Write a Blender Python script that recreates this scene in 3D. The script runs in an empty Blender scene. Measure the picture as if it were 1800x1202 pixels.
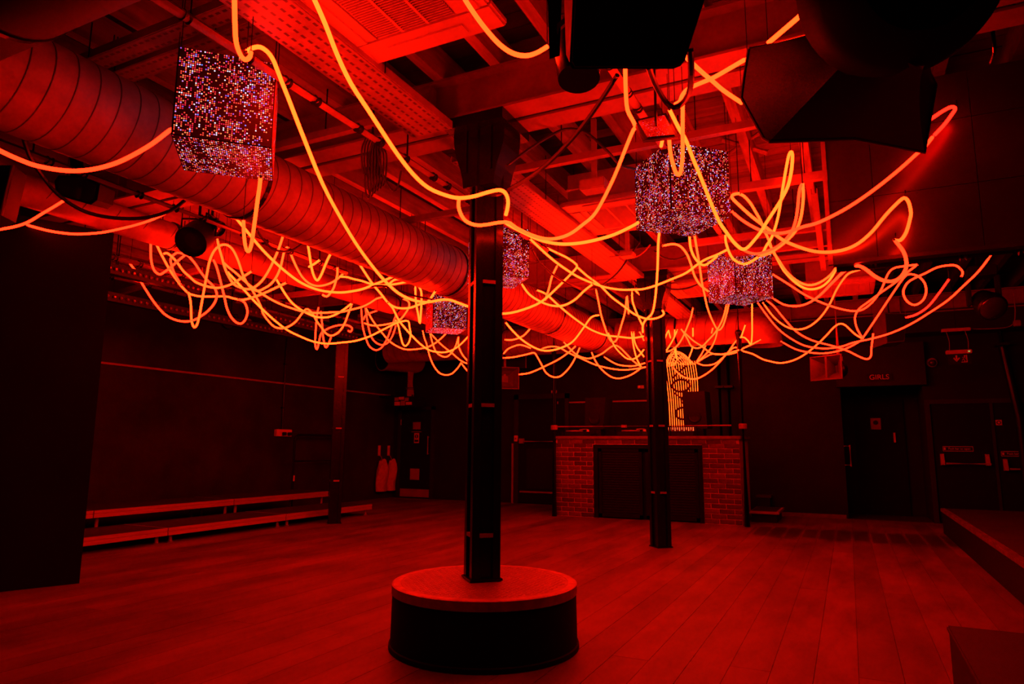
import bpy, bmesh, math, random
from mathutils import Vector, Matrix
random.seed(7)
S = bpy.context.scene
COL = S.collection
PI = math.pi

# ------------------------------------------------------------------ camera, world, exposure
FPX = 1187.0
CAM = Vector((0.0, 0.0, 1.15))
YAW, PITCH, ROLL = 0.45859778, 0.15258925, 0.00627192
_cy, _sy, _cp, _sp = math.cos(YAW), math.sin(YAW), math.cos(PITCH), math.sin(PITCH)
_f = Vector((-_sy*_cp, _cy*_cp, _sp)); _r = Vector((_cy, _sy, 0.0)); _u = _r.cross(_f)
RIGHT = math.cos(ROLL)*_r + math.sin(ROLL)*_u
UP = -math.sin(ROLL)*_r + math.cos(ROLL)*_u
FWD = _f
cd = bpy.data.cameras.new('camera'); cam = bpy.data.objects.new('camera', cd); COL.objects.link(cam)
cd.sensor_fit = 'HORIZONTAL'; cd.sensor_width = 36.0; cd.lens = FPX/1800*36.0
cd.clip_start = 0.05; cd.clip_end = 100
m = Matrix.Identity(4)
for i in range(3):
    m[i][0] = RIGHT[i]; m[i][1] = UP[i]; m[i][2] = -FWD[i]; m[i][3] = CAM[i]
cam.matrix_world = m
S.camera = cam
S.view_settings.view_transform = 'Standard'; S.view_settings.look = 'None'
S.view_settings.gamma = 1.0; S.view_settings.use_curve_mapping = False
S.view_settings.exposure = 0.0
w = bpy.data.worlds.new('night'); S.world = w; w.use_nodes = True
w.node_tree.nodes['Background'].inputs[0].default_value = (0.02, 0.0, 0.0, 1)
w.node_tree.nodes['Background'].inputs[1].default_value = 0.02
NEON = 53.0           # red power of the neon ropes: they light the whole room

# ------------------------------------------------------------------ measuring helpers
def P(x, y, dep):
    """point at distance dep along the lens axis seen at pixel x, y"""
    return CAM + dep*(FWD + RIGHT*((x-900)/FPX) - UP*((y-601)/FPX))
def at(x, y, axis, val):
    d = FWD + RIGHT*((x-900)/FPX) - UP*((y-601)/FPX)
    return CAM + d*((val-CAM[axis])/d[axis])
def dep(p): return FWD.dot(Vector(p)-CAM)

# ------------------------------------------------------------------ materials
def mat(name, col, rough=0.6, metal=0.0, var=0.3, scale=6.0, bump=0.0, spec=0.5, stretch=None, coat=0.0):
    mt = bpy.data.materials.new(name); mt.use_nodes = True
    nt = mt.node_tree; b = nt.nodes['Principled BSDF']
    b.inputs['Roughness'].default_value = rough; b.inputs['Metallic'].default_value = metal
    b.inputs['Specular IOR Level'].default_value = spec
    b.inputs['Coat Weight'].default_value = coat
    tc = nt.nodes.new('ShaderNodeTexCoord'); mp = nt.nodes.new('ShaderNodeMapping')
    if stretch: mp.inputs['Scale'].default_value = stretch
    nt.links.new(tc.outputs['Object'], mp.inputs['Vector'])
    nz = nt.nodes.new('ShaderNodeTexNoise'); nz.inputs['Scale'].default_value = scale
    nz.inputs['Detail'].default_value = 5; nz.inputs['Roughness'].default_value = 0.65
    nt.links.new(mp.outputs['Vector'], nz.inputs['Vector'])
    rp = nt.nodes.new('ShaderNodeMapRange'); rp.inputs[1].default_value = 0.3; rp.inputs[2].default_value = 0.7
    rp.inputs[3].default_value = 1-var; rp.inputs[4].default_value = 1+var
    nt.links.new(nz.outputs['Fac'], rp.inputs[0])
    oi = nt.nodes.new('ShaderNodeObjectInfo')
    mx = nt.nodes.new('ShaderNodeVectorMath'); mx.operation = 'SCALE'
    mx.inputs[0].default_value = col
    nt.links.new(rp.outputs[0], mx.inputs['Scale'])
    nt.links.new(mx.outputs[0], b.inputs['Base Color'])
    if bump:
        bp = nt.nodes.new('ShaderNodeBump'); bp.inputs['Strength'].default_value = bump; bp.inputs['Distance'].default_value = 0.01
        nt.links.new(nz.outputs['Fac'], bp.inputs['Height']); nt.links.new(bp.outputs[0], b.inputs['Normal'])
    mt['_mul'] = 0
    return mt
def per_object(mt, amount):
    """each piece its own tone, by the object's random number"""
    nt = mt.node_tree; b = nt.nodes['Principled BSDF']
    src = b.inputs['Base Color'].links[0].from_socket
    oi = nt.nodes.new('ShaderNodeObjectInfo'); rp = nt.nodes.new('ShaderNodeMapRange')
    rp.inputs[3].default_value = 1-amount; rp.inputs[4].default_value = 1+amount
    nt.links.new(oi.outputs['Random'], rp.inputs[0])
    mx = nt.nodes.new('ShaderNodeVectorMath'); mx.operation = 'SCALE'
    nt.links.new(src, mx.inputs[0]); nt.links.new(rp.outputs[0], mx.inputs['Scale'])
    nt.links.new(mx.outputs[0], b.inputs['Base Color'])
    return mt
def glow(name, rgb, strength=1.0):
    mt = bpy.data.materials.new(name); mt.use_nodes = True
    nt = mt.node_tree; b = nt.nodes['Principled BSDF']
    b.inputs['Base Color'].default_value = (0.3, 0.1, 0.05, 1)
    b.inputs['Emission Color'].default_value = (rgb[0], rgb[1], rgb[2], 1)
    b.inputs['Emission Strength'].default_value = strength
    return mt
def neon_mat(name, g, bl, k=1.0):
    R = NEON*k
    return glow(name, (1.0, g/R, bl/R), R)
NM = {'y': neon_mat('neon_amber', 0.42, 0.032, 1.35), 'o': neon_mat('neon_orange', 0.25, 0.026, 0.8),
      'r': neon_mat('neon_vermilion', 0.12, 0.022, 0.5), 'd': neon_mat('neon_red', 0.055, 0.02, 0.75)}

floor_wood = per_object(mat('worn_floor_boards', (0.10, 0.05, 0.04), 0.55, 0, 0.6, 1.6, 0.2, 0.4, (1.6, 0.5, 1)), 0.22)
floor_base = mat('floor_underlay', (0.02, 0.014, 0.012), 0.9)
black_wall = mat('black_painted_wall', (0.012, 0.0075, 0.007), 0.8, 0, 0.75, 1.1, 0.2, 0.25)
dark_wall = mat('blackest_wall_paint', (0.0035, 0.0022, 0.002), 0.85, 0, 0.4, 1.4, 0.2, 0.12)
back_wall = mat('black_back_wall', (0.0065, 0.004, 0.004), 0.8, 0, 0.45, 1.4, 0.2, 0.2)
black_paint = mat('black_gloss_paint', (0.005, 0.0035, 0.0035), 0.26, 0, 0.3, 9, 0.1, 0.18)
black_dull = mat('black_dull_paint', (0.004, 0.0025, 0.0025), 0.8, 0, 0.3, 9, 0.15, 0.12)
black_matt = mat('black_matt_plastic', (0.004, 0.003, 0.003), 0.6, 0, 0.2, 12, 0, 0.2)
black_wood = mat('black_painted_board', (0.008, 0.005, 0.005), 0.7, 0, 0.4, 3, 0.15, 0.3)
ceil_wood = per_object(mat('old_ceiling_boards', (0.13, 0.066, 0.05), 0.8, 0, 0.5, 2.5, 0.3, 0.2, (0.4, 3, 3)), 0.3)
ceil_dark = per_object(mat('dark_ceiling_timber', (0.022, 0.012, 0.01), 0.85, 0, 0.5, 2.5, 0.3, 0.15, (0.4, 3, 3)), 0.3)  # darker timber for the left and far-right boards and right-hand joists
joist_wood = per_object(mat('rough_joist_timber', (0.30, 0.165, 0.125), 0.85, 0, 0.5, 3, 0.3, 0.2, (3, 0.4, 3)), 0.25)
steel_beam = mat('painted_steel_beam', (0.20, 0.10, 0.09), 0.55, 0.0, 0.2, 5, 0.1)
galv = mat('galvanised_steel', (0.26, 0.14, 0.13), 0.45, 0.0, 0.35, 4, 0.05)
galv_dark = mat('dark_seam_steel', (0.07, 0.045, 0.042), 0.5, 0.3, 0.2, 8)  # darker steel of the duct seams and pipe collar
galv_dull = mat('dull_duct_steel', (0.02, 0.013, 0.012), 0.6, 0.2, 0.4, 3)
white_plastic = mat('white_plastic', (0.42, 0.27, 0.25), 0.4, 0, 0.06, 3)
white_dim = mat('off_white_board', (0.28, 0.2, 0.19), 0.5, 0, 0.1, 5)
cream = mat('cream_label', (0.5, 0.38, 0.36), 0.5, 0, 0.1, 20)
alu = mat('brushed_aluminium', (0.42, 0.3, 0.28), 0.35, 0.5, 0.2, 10, 0, 0.5, (0.3, 0.3, 8))
rubber = mat('black_rubber_cable', (0.008, 0.005, 0.005), 0.45, 0, 0.1, 20)
brick_m = per_object(mat('red_brown_brick', (0.085, 0.033, 0.025), 0.85, 0, 0.4, 14, 0.5, 0.2), 0.45)
mortar_m = mat('grey_mortar', (0.38, 0.2, 0.17), 0.9, 0, 0.3, 25, 0.4, 0.2)
stone_m = mat('counter_timber', (0.13, 0.075, 0.06), 0.6, 0, 0.4, 6, 0.2)
box_duct_m = mat('glossy_painted_sheet', (0.03, 0.018, 0.017), 0.3, 0.25, 0.25, 3, 0.08)
cloth_m = mat('pale_cloth', (0.36, 0.25, 0.23), 0.9, 0, 0.2, 18, 0.3)
plate_m = mat('plinth_tread_plate', (0.20, 0.115, 0.10), 0.42, 0.2, 0.25, 8, 0.05)
rim_m = mat('worn_rim_metal', (0.30, 0.17, 0.15), 0.5, 0.2, 0.4, 9, 0.2)
deck_ply = mat('dark_stage_ply', (0.02, 0.013, 0.012), 0.6, 0, 0.4, 4, 0.1)
edge_wood = mat('worn_stage_edge', (0.09, 0.05, 0.04), 0.7, 0, 0.5, 6, 0.3)
dark_letter = mat('dark_letter_steel', (0.02, 0.012, 0.012), 0.6)
sign_red = mat('sign_letter_paint', (0.45, 0.30, 0.28), 0.5, 0, 0.05)
glass_dark = mat('dark_lens', (0.03, 0.02, 0.02), 0.1, 0, 0.1, 5, 0, 0.6)
lens_red = mat('reddish_lens', (0.12, 0.06, 0.05), 0.15, 0.3)

def tray_material():
    mt = mat('perforated_tray_steel', (0.22, 0.135, 0.125), 0.5, 0.3, 0.3, 6)
    nt = mt.node_tree; b = nt.nodes['Principled BSDF']; src = b.inputs['Base Color'].links[0].from_socket
    tc = nt.nodes.new('ShaderNodeTexCoord'); sp = nt.nodes.new('ShaderNodeSeparateXYZ')
    nt.links.new(tc.outputs['UV'], sp.inputs[0])
    def M(op, a, bb=None, c=None):
        n = nt.nodes.new('ShaderNodeMath'); n.operation = op
        for i, v in enumerate((a, bb, c)):
            if v is None: continue
            if isinstance(v, (int, float)): n.inputs[i].default_value = v
            else: nt.links.new(v, n.inputs[i])
        return n.outputs[0]
    u = M('FRACT', M('MULTIPLY', sp.outputs[0], 1/0.062)); v = M('FRACT', M('MULTIPLY', sp.outputs[1], 1/0.05))
    uu = M('LESS_THAN', M('ABSOLUTE', M('SUBTRACT', u, 0.5)), 0.13)
    vv = M('LESS_THAN', M('ABSOLUTE', M('SUBTRACT', v, 0.5)), 0.3)
    k = M('SUBTRACT', 1.0, M('MULTIPLY', M('MULTIPLY', uu, vv), 0.8))
    mx = nt.nodes.new('ShaderNodeVectorMath'); mx.operation = 'SCALE'
    nt.links.new(src, mx.inputs[0]); nt.links.new(k, mx.inputs['Scale']); nt.links.new(mx.outputs[0], b.inputs['Base Color'])
    return mt
tray_m = tray_material()

def led_material(name, density, strength, n=45, seed=0.0):
    """a mesh of tiny LEDs: a grid of dots, each on or off and of its own colour"""
    mt = bpy.data.materials.new(name); mt.use_nodes = True
    nt = mt.node_tree; b = nt.nodes['Principled BSDF']
    b.inputs['Base Color'].default_value = (0.02, 0.006, 0.008, 1); b.inputs['Roughness'].default_value = 0.5
    tc = nt.nodes.new('ShaderNodeTexCoord')
    oi = nt.nodes.new('ShaderNodeObjectInfo')
    def V(op, a, bb=None, sc=None):
        q = nt.nodes.new('ShaderNodeVectorMath'); q.operation = op
        nt.links.new(a, q.inputs[0])
        if bb is not None:
            if isinstance(bb, tuple): q.inputs[1].default_value = bb
            else: nt.links.new(bb, q.inputs[1])
        if sc is not None: q.inputs['Scale'].default_value = sc
        return q
    def M(op, a, bb):
        q = nt.nodes.new('ShaderNodeMath'); q.operation = op
        for i, v in enumerate((a, bb)):
            if isinstance(v, (int, float)): q.inputs[i].default_value = v
            else: nt.links.new(v, q.inputs[i])
        return q.outputs[0]
    sc = V('SCALE', tc.outputs['UV'], None, n).outputs[0]
    cell = V('FLOOR', sc).outputs[0]; fr = V('FRACTION', sc).outputs[0]
    cen = V('SUBTRACT', fr, (0.5, 0.5, 0.0)).outputs[0]
    ln = V('LENGTH', cen).outputs['Value']
    dot = M('LESS_THAN', ln, 0.36)
    off = nt.nodes.new('ShaderNodeCombineXYZ'); off.inputs[2].default_value = seed
    nt.links.new(M('MULTIPLY', oi.outputs['Random'], 97.0), off.inputs[0])
    key = V('ADD', cell, off.outputs[0]).outputs[0]
    wn = nt.nodes.new('ShaderNodeTexWhiteNoise'); wn.noise_dimensions = '3D'; nt.links.new(key, wn.inputs['Vector'])
    wn2 = nt.nodes.new('ShaderNodeTexWhiteNoise'); wn2.noise_dimensions = '4D'; wn2.inputs['W'].default_value = 5.3; nt.links.new(key, wn2.inputs['Vector'])
    nz = nt.nodes.new('ShaderNodeTexNoise'); nz.inputs['Scale'].default_value = 0.09; nz.inputs['Detail'].default_value = 2
    st = V('MULTIPLY', key, (1.5, 0.55, 1.0)).outputs[0]; nt.links.new(st, nz.inputs['Vector'])
    th = nt.nodes.new('ShaderNodeMapRange'); th.inputs[1].default_value = 0.36; th.inputs[2].default_value = 0.62
    th.inputs[3].default_value = density*0.4; th.inputs[4].default_value = min(1, density*1.55); nt.links.new(nz.outputs['Fac'], th.inputs[0])
    on = M('LESS_THAN', wn.outputs['Value'], th.outputs[0])
    cr = nt.nodes.new('ShaderNodeValToRGB'); cr.color_ramp.interpolation = 'CONSTANT'
    stops = [(0, (0.9, 0.05, 0.03)), (0.34, (0.6, 0.01, 0.04)), (0.56, (1.0, 0.22, 0.07)), (0.74, (0.62, 0.25, 0.75)), (0.83, (0.28, 0.07, 0.55)), (0.89, (0.95, 0.80, 1.0)), (0.975, (0.12, 0.2, 1.0))]
    el = cr.color_ramp.elements
    el[0].position = 0; el[0].color = (*stops[0][1], 1); el[1].position = stops[1][0]; el[1].color = (*stops[1][1], 1)
    for p, c in stops[2:]:
        e = el.new(p); e.color = (*c, 1)
    nt.links.new(wn2.outputs['Value'], cr.inputs[0])
    nt.links.new(cr.outputs[0], b.inputs['Emission Color'])
    nt.links.new(M('MULTIPLY', M('MULTIPLY', dot, on), strength), b.inputs['Emission Strength'])
    return mt
led_m = led_material('led_pixel_mesh', 0.46, 1.45)
led_dim = led_material('led_pixel_mesh_edge_on', 0.10, 0.6, 45, 3.0)
led_dim.node_tree.nodes['Principled BSDF'].inputs['Base Color'].default_value = (0.3, 0.13, 0.15, 1)

def floor_stains():
    """dark worn bands across the board ends near the back right, part of the boards' own colour"""
    nt = floor_wood.node_tree; b = nt.nodes['Principled BSDF']; src = b.inputs['Base Color'].links[0].from_socket
    ge = nt.nodes.new('ShaderNodeNewGeometry'); sp = nt.nodes.new('ShaderNodeSeparateXYZ'); nt.links.new(ge.outputs['Position'], sp.inputs[0])
    nz = nt.nodes.new('ShaderNodeTexNoise'); nz.inputs['Scale'].default_value = 3.0; nt.links.new(ge.outputs['Position'], nz.inputs['Vector'])
    def M(op, a, bb=0.0, c=None):
        q = nt.nodes.new('ShaderNodeMath'); q.operation = op
        for i, v in enumerate((a, bb, c)):
            if v is None: continue
            if isinstance(v, (int, float)): q.inputs[i].default_value = v
            else: nt.links.new(v, q.inputs[i])
        return q.outputs[0]
    d = M('ABSOLUTE', M('SUBTRACT', M('ADD', sp.outputs[1], M('MULTIPLY', nz.outputs['Fac'], 0.7)), 10.6))
    band = nt.nodes.new('ShaderNodeMapRange'); band.inputs[1].default_value = 0.45; band.inputs[2].default_value = 0.75
    band.inputs[3].default_value = 0.28; band.inputs[4].default_value = 1.0; nt.links.new(d, band.inputs[0])
    side = M('GREATER_THAN', sp.outputs[0], -1.3)
    fx = M('FRACT', M('MULTIPLY', M('ADD', sp.outputs[0], 9.25), 1/0.205))
    mid = nt.nodes.new('ShaderNodeMapRange'); mid.inputs[1].default_value = 0.5; mid.inputs[2].default_value = 0.36
    nt.links.new(M('ABSOLUTE', M('SUBTRACT', fx, 0.5)), mid.inputs[0])
    k = M('ADD', M('MULTIPLY', M('MULTIPLY', M('SUBTRACT', band.outputs[0], 1.0), side), mid.outputs[0]), 1.0)
    mx = nt.nodes.new('ShaderNodeVectorMath'); mx.operation = 'SCALE'
    nt.links.new(src, mx.inputs[0]); nt.links.new(k, mx.inputs['Scale']); nt.links.new(mx.outputs[0], b.inputs['Base Color'])
floor_stains()

# ------------------------------------------------------------------ mesh helpers
def obj(name, bm, m, parent=None, smooth=False):
    me = bpy.data.meshes.new(name); bmesh.ops.recalc_face_normals(bm, faces=bm.faces[:]); bm.to_mesh(me); bm.free()
    if smooth:
        for p in me.polygons: p.use_smooth = True
        me.set_sharp_from_angle(angle=math.radians(38))
    me.materials.append(m)
    o = bpy.data.objects.new(name, me); COL.objects.link(o)
    if parent is not None:
        o.parent = parent; o.matrix_parent_inverse = Matrix.Translation(-parent.location) if False else Matrix.Identity(4)
        # meshes are written in world coordinates: undo the parent's own placement
        o.matrix_parent_inverse = world_of(parent).inverted()
    return o
def world_of(o):
    mm = o.matrix_basis.copy()
    p = o.parent
    if p is not None: mm = world_of(p) @ o.matrix_parent_inverse @ mm
    return mm
def thing(name, label, cat, loc=(0, 0, 0), group=None):
    o = bpy.data.objects.new(name, None); COL.objects.link(o); o.location = loc; o.empty_display_size = 0.1
    o['label'] = label; o['category'] = cat
    if group: o['group'] = group
    return o
def tag(o, label, cat, group=None):
    o['label'] = label; o['category'] = cat
    if group: o['group'] = group
    return o
def struct(o): o['kind'] = 'structure'; return o
def B(): return bmesh.new()
def box(bm, x0, x1, y0, y1, z0, z1, M=None):
    vs = [Vector((x, y, z)) for z in (z0, z1) for x, y in ((x0, y0), (x1, y0), (x1, y1), (x0, y1))]
    if M is not None: vs = [M @ v for v in vs]
    v = [bm.verts.new(q) for q in vs]
    for f in ((0, 3, 2, 1), (4, 5, 6, 7), (0, 1, 5, 4), (1, 2, 6, 5), (2, 3, 7, 6), (3, 0, 4, 7)): bm.faces.new([v[i] for i in f])
    return bm
def bbox(x0, x1, y0, y1, z0, z1, M=None): return box(B(), x0, x1, y0, y1, z0, z1, M)
def rbox(x0, x1, y0, y1, z0, z1, r=0.01, M=None):
    bm = bbox(x0, x1, y0, y1, z0, z1)
    bmesh.ops.bevel(bm, geom=bm.edges[:], offset=r, segments=2, affect='EDGES')
    if M is not None: bmesh.ops.transform(bm, matrix=M, verts=bm.verts[:])
    return bm
def frame_of(d):
    d = d.normalized(); a = Vector((0, 0, 1)) if abs(d.z) < 0.95 else Vector((1, 0, 0))
    s = d.cross(a).normalized(); return s, s.cross(d).normalized()
def tube(bm, pts, r, n=8, caps=True, rads=None):
    pts = [Vector(p) for p in pts]
    rings = []; s = None
    for i, p in enumerate(pts):
        t = (pts[min(i+1, len(pts)-1)]-pts[max(i-1, 0)])
        if t.length < 1e-9: t = Vector((0, 0, 1))
        t.normalize()
        if s is None: s, u = frame_of(t)
        else:
            s = s - t*s.dot(t)
            if s.length < 1e-6: s, u = frame_of(t)
            s.normalize(); u = t.cross(s)
        rr = rads[i] if rads else r
        rings.append([bm.verts.new(p + rr*(math.cos(2*PI*k/n)*s + math.sin(2*PI*k/n)*u)) for k in range(n)])
    for a, b2 in zip(rings, rings[1:]):
        for k in range(n): bm.faces.new((a[k], a[(k+1) % n], b2[(k+1) % n], b2[k]))
    if caps: bm.faces.new(rings[0][::-1]); bm.faces.new(rings[-1])
    return bm
def cyl(p, q, r, n=16, caps=True, r2=None):
    return tube(B(), [p, q], r, n, caps, [r, r if r2 is None else r2])
def lathe(bm, prof, M, n=24):
    """prof: (radius, height) pairs turned about the local z axis"""
    rings = [[bm.verts.new(M @ Vector((r*math.cos(2*PI*k/n), r*math.sin(2*PI*k/n), z))) for k in range(n)] for r, z in prof]
    for a, b2 in zip(rings, rings[1:]):
        for k in range(n): bm.faces.new((a[k], a[(k+1) % n], b2[(k+1) % n], b2[k]))
    bm.faces.new(rings[0][::-1]); bm.faces.new(rings[-1])
    return bm
def axis_matrix(o, d):
    d = Vector(d).normalized(); s, u = frame_of(d)
    mm = Matrix.Identity(4)
    for i in range(3): mm[i][0] = s[i]; mm[i][1] = u[i]; mm[i][2] = d[i]; mm[i][3] = o[i]
    return mm
def loft(bm, secs, caps=True):
    rings = [[bm.verts.new(p) for p in s] for s in secs]; n = len(rings[0])
    for a, b2 in zip(rings, rings[1:]):
        for k in range(n): bm.faces.new((a[k], a[(k+1) % n], b2[(k+1) % n], b2[k]))
    if caps: bm.faces.new(rings[0][::-1]); bm.faces.new(rings[-1])
    return bm
def catmull(pts, sub=4):
    out = []
    for i in range(len(pts)-1):
        p0 = pts[max(i-1, 0)]; p1 = pts[i]; p2 = pts[i+1]; p3 = pts[min(i+2, len(pts)-1)]
        for k in range(sub):
            t = k/sub
            out.append(0.5*((2*p1)+(p2-p0)*t+(2*p0-5*p1+4*p2-p3)*t*t+(3*p1-p0-3*p2+p3)*t**3))
    out.append(pts[-1]); return out
def quad_uv(name, pts, m, parent, thick=0.006):
    """a thin panel with 0..1 texture coordinates on its outer face"""
    a, b2, c, d = [Vector(p) for p in pts]
    nrm = (b2-a).cross(d-a).normalized()
    bm = B(); uv = bm.loops.layers.uv.new('uv')
    f = [bm.verts.new(p) for p in (a, b2, c, d)]; g = [bm.verts.new(p-nrm*thick) for p in (a, b2, c, d)]
    fc = [bm.faces.new(f), bm.faces.new(g[::-1])] + [bm.faces.new((f[i], g[i], g[(i+1) % 4], f[(i+1) % 4])) for i in range(4)]
    for lp, q in zip(fc[0].loops, ((0, 0), (1, 0), (1, 1), (0, 1))): lp[uv].uv = q
    me = bpy.data.meshes.new(name); bm.to_mesh(me); bm.free(); me.materials.append(m)
    o = bpy.data.objects.new(name, me); COL.objects.link(o)
    if parent is not None: o.parent = parent; o.matrix_parent_inverse = world_of(parent).inverted()
    return o
def text_mesh(name, s, size, M, m, parent, thick=0.004):
    cu = bpy.data.curves.new('lettering', 'FONT'); cu.body = s; cu.size = size; cu.extrude = thick; cu.align_x = 'CENTER'; cu.align_y = 'CENTER'
    t = bpy.data.objects.new('lettering', cu); COL.objects.link(t)
    dg = bpy.context.evaluated_depsgraph_get(); me = bpy.data.meshes.new_from_object(t.evaluated_get(dg))
    bpy.data.objects.remove(t); bpy.data.curves.remove(cu)
    me.transform(M); me.materials.clear(); me.materials.append(m)
    o = bpy.data.objects.new(name, me); COL.objects.link(o)
    if parent is not None: o.parent = parent; o.matrix_parent_inverse = world_of(parent).inverted()
    return o
def facing(x, y, z):   # upright lettering that reads from -Y
    return Matrix.Translation((x, y, z)) @ Matrix.Rotation(PI/2, 4, 'X')

# ------------------------------------------------------------------ the room
XL, XR, YF, YB, ZC = -9.25, 2.75, -0.6, 12.7, 3.76
fl = struct(obj('floor', bbox(XL, XR, YF, YB+1.2, -0.12, -0.025), floor_base))
x = XL; first = {}
i = 0
while x < XR-0.02:
    wd = min(0.205, XR-x)
    seam = YF + 3.0 + (i*2.37) % 7.0
    for (y0, y1) in ((YF, seam), (seam, YB)):
        dz = random.uniform(-0.0015, 0.0)
        obj('plank', bbox(x+0.0013, x+wd-0.0013, y0+0.0008, y1-0.0008, -0.025, dz), floor_wood, fl)
    x += wd; i += 1
obj('threshold', bbox(-0.3, 1.4, YB, YB+1.2, -0.025, -0.002), deck_ply, fl)

struct(obj('wall_left', bbox(XL-0.2, XL, 2.0, YB+0.2, 0, ZC), black_wall))
bm = B()
box(bm, XL, -0.07, YB, YB+0.2, 0, ZC); box(bm, 1.13, XR, YB, YB+0.2, 0, ZC); box(bm, -0.07, 1.13, YB, YB+0.2, 2.16, ZC)
box(bm, -0.07-0.1, -0.07, YB+0.2, YB+1.1, 0, 2.4); box(bm, 1.13, 1.23, YB+0.2, YB+1.1, 0, 2.4)
box(bm, -0.17, 1.23, YB+1.1, YB+1.2, 0, 2.4); box(bm, -0.17, 1.23, YB+0.2, YB+1.1, 2.3, 2.4)
struct(obj('wall_back', bm, back_wall))
struct(obj('wall_right', bbox(XR, XR+0.2, YF, YB+0.2, 0, ZC), back_wall))
# the free-standing partition at the left edge of the view
pd = Vector((-0.385, -0.923, 0)); pq = Vector((-5.80, 3.66, 0)); pn = Vector((-0.923, 0.385, 0))
bm = B()
vs = [pq, pq+pd*3.2, pq+pd*3.2+pn*0.25, pq+pn*0.25]
loft(bm, [[v.copy() for v in vs], [v+Vector((0, 0, 3.02)) for v in vs]])
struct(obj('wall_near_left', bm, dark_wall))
struct(obj('trim_1', bbox(XL, XL+0.03, 3.5, YB-0.2, 2.24, 2.27), steel_beam))      # surface rail on the left wall
struct(obj('trim_2', bbox(-0.12, 1.18, YB-0.14, YB, 2.16, 2.85), black_wood))       # header over the passage
struct(obj('trim_3', bbox(-3.2, XR, YB-0.5, YB, 2.95, 3.3), black_wood))            # soffit along the back wall
struct(obj('baseboard_back', bbox(-1.4, -0.1, YB-0.02, YB, 0, 0.06), edge_wood))

ce = struct(obj('ceiling', bbox(XL, XR, YF, YB, ZC+0.03, ZC+0.1), floor_base))
y = YF
while y < YB-0.02:
    d = min(0.142, YB-y)
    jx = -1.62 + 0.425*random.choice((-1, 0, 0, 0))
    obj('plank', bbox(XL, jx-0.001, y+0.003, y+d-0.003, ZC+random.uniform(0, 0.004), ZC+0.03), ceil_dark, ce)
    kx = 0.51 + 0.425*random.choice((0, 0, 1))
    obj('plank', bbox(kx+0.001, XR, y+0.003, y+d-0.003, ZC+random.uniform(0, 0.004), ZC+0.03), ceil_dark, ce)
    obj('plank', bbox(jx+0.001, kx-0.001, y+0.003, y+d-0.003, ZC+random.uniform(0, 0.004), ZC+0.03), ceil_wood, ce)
    y += d
x = XL+0.15
while x < XR:
    dz = random.uniform(0, 0.012)
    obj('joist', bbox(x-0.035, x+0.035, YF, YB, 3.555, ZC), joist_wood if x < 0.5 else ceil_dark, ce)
    x += 0.425
for yb in (-0.58, 3.72, 8.05, 12.38):
    for s in (-1, 1):
        yc = yb + s*0.107
        bm = B()
        box(bm, XL, XR, yc-0.085, yc+0.085, 3.255, 3.272); box(bm, XL, XR, yc-0.085, yc+0.085, 3.538, 3.555)
        box(bm, XL, XR, yc-0.008, yc+0.008, 3.272, 3.538)
        xx = XL+0.4
        while xx < XR:
            box(bm, xx-0.006, xx+0.006, yc-0.08, yc+0.08, 3.272, 3.538); xx += 1.62
        obj('steel_beam', bm, steel_beam, ce)

# ------------------------------------------------------------------ columns
R45 = math.radians(45)
def column(x, y, z0, label, cap=True):
    t = thing('steel_column', label, 'column', (x, y, z0), 'built-up steel columns')
    M = Matrix.Translation((x, y, 0)) @ Matrix.Rotation(R45, 4, 'Z')
    h = 0.0885; top = 3.18
    obj('core', bbox(-h+0.022, h-0.022, -h+0.022, h-0.022, z0, top, M), black_paint, t)
    for sx in (-1, 1):
        for sy in (-1, 1):
            bm = B()
            x0, x1 = sorted((sx*h, sx*(h-0.046))); y0, y1 = sorted((sy*h, sy*(h-0.012)))
            box(bm, x0, x1, y0, y1, z0, top, M)
            x0, x1 = sorted((sx*h, sx*(h-0.012))); y0, y1 = sorted((sy*(h-0.012), sy*(h-0.046)))
            box(bm, x0, x1, y0, y1, z0, top, M)
            obj('corner_angle', bm, black_paint, t)
    z = 0.62
    while z < 3.1:
        if z > z0+0.1:
            bm = B()
            for k in range(4):
                Mk = M @ Matrix.Rotation(k*PI/2, 4, 'Z')
                box(bm, -h+0.044, h-0.044, -h+0.001, -h+0.024, z-0.011, z+0.011, Mk)
            obj('batten', bm, steel_beam, t)
        z += 0.776
    # flared capital: brackets sweeping out along the beam
    secs = []
    for q, hw in ((2.80, 0.112), (2.86, 0.118), (2.93, 0.135), (3.0, 0.16), (3.06, 0.178), (3.12, 0.186), (3.185, 0.188)):
        secs.append([Vector((x+a*hw, y+b*0.115, q)) for a, b in ((-1, -1), (1, -1), (1, 1), (-1, 1))])
    obj('capital', loft(B(), secs), black_paint, t)
    bm = B()
    for a in (-0.09, 0.09): box(bm, x+a-0.008, x+a+0.008, y-0.128, y+0.128, 2.9, 3.19)
    obj('stiffener', bm, black_paint, t)
    obj('cap_plate', bbox(x-0.215, x+0.215, y-0.2, y+0.2, 3.185, 3.255), black_paint, t)
    obj('base_plate', bbox(-0.1, 0.1, -0.1, 0.1, z0, z0+0.012, M), black_paint, t)
    return t
column(-2.03, 3.72, 0.36, 'tall black steel column standing on the round plinth')
column(-2.03, 8.06, 0.0, 'black steel column in front of the brick DJ booth')
column(-6.93, 8.10, 0.0, 'black steel column beside the low stepped decks at left')

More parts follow.
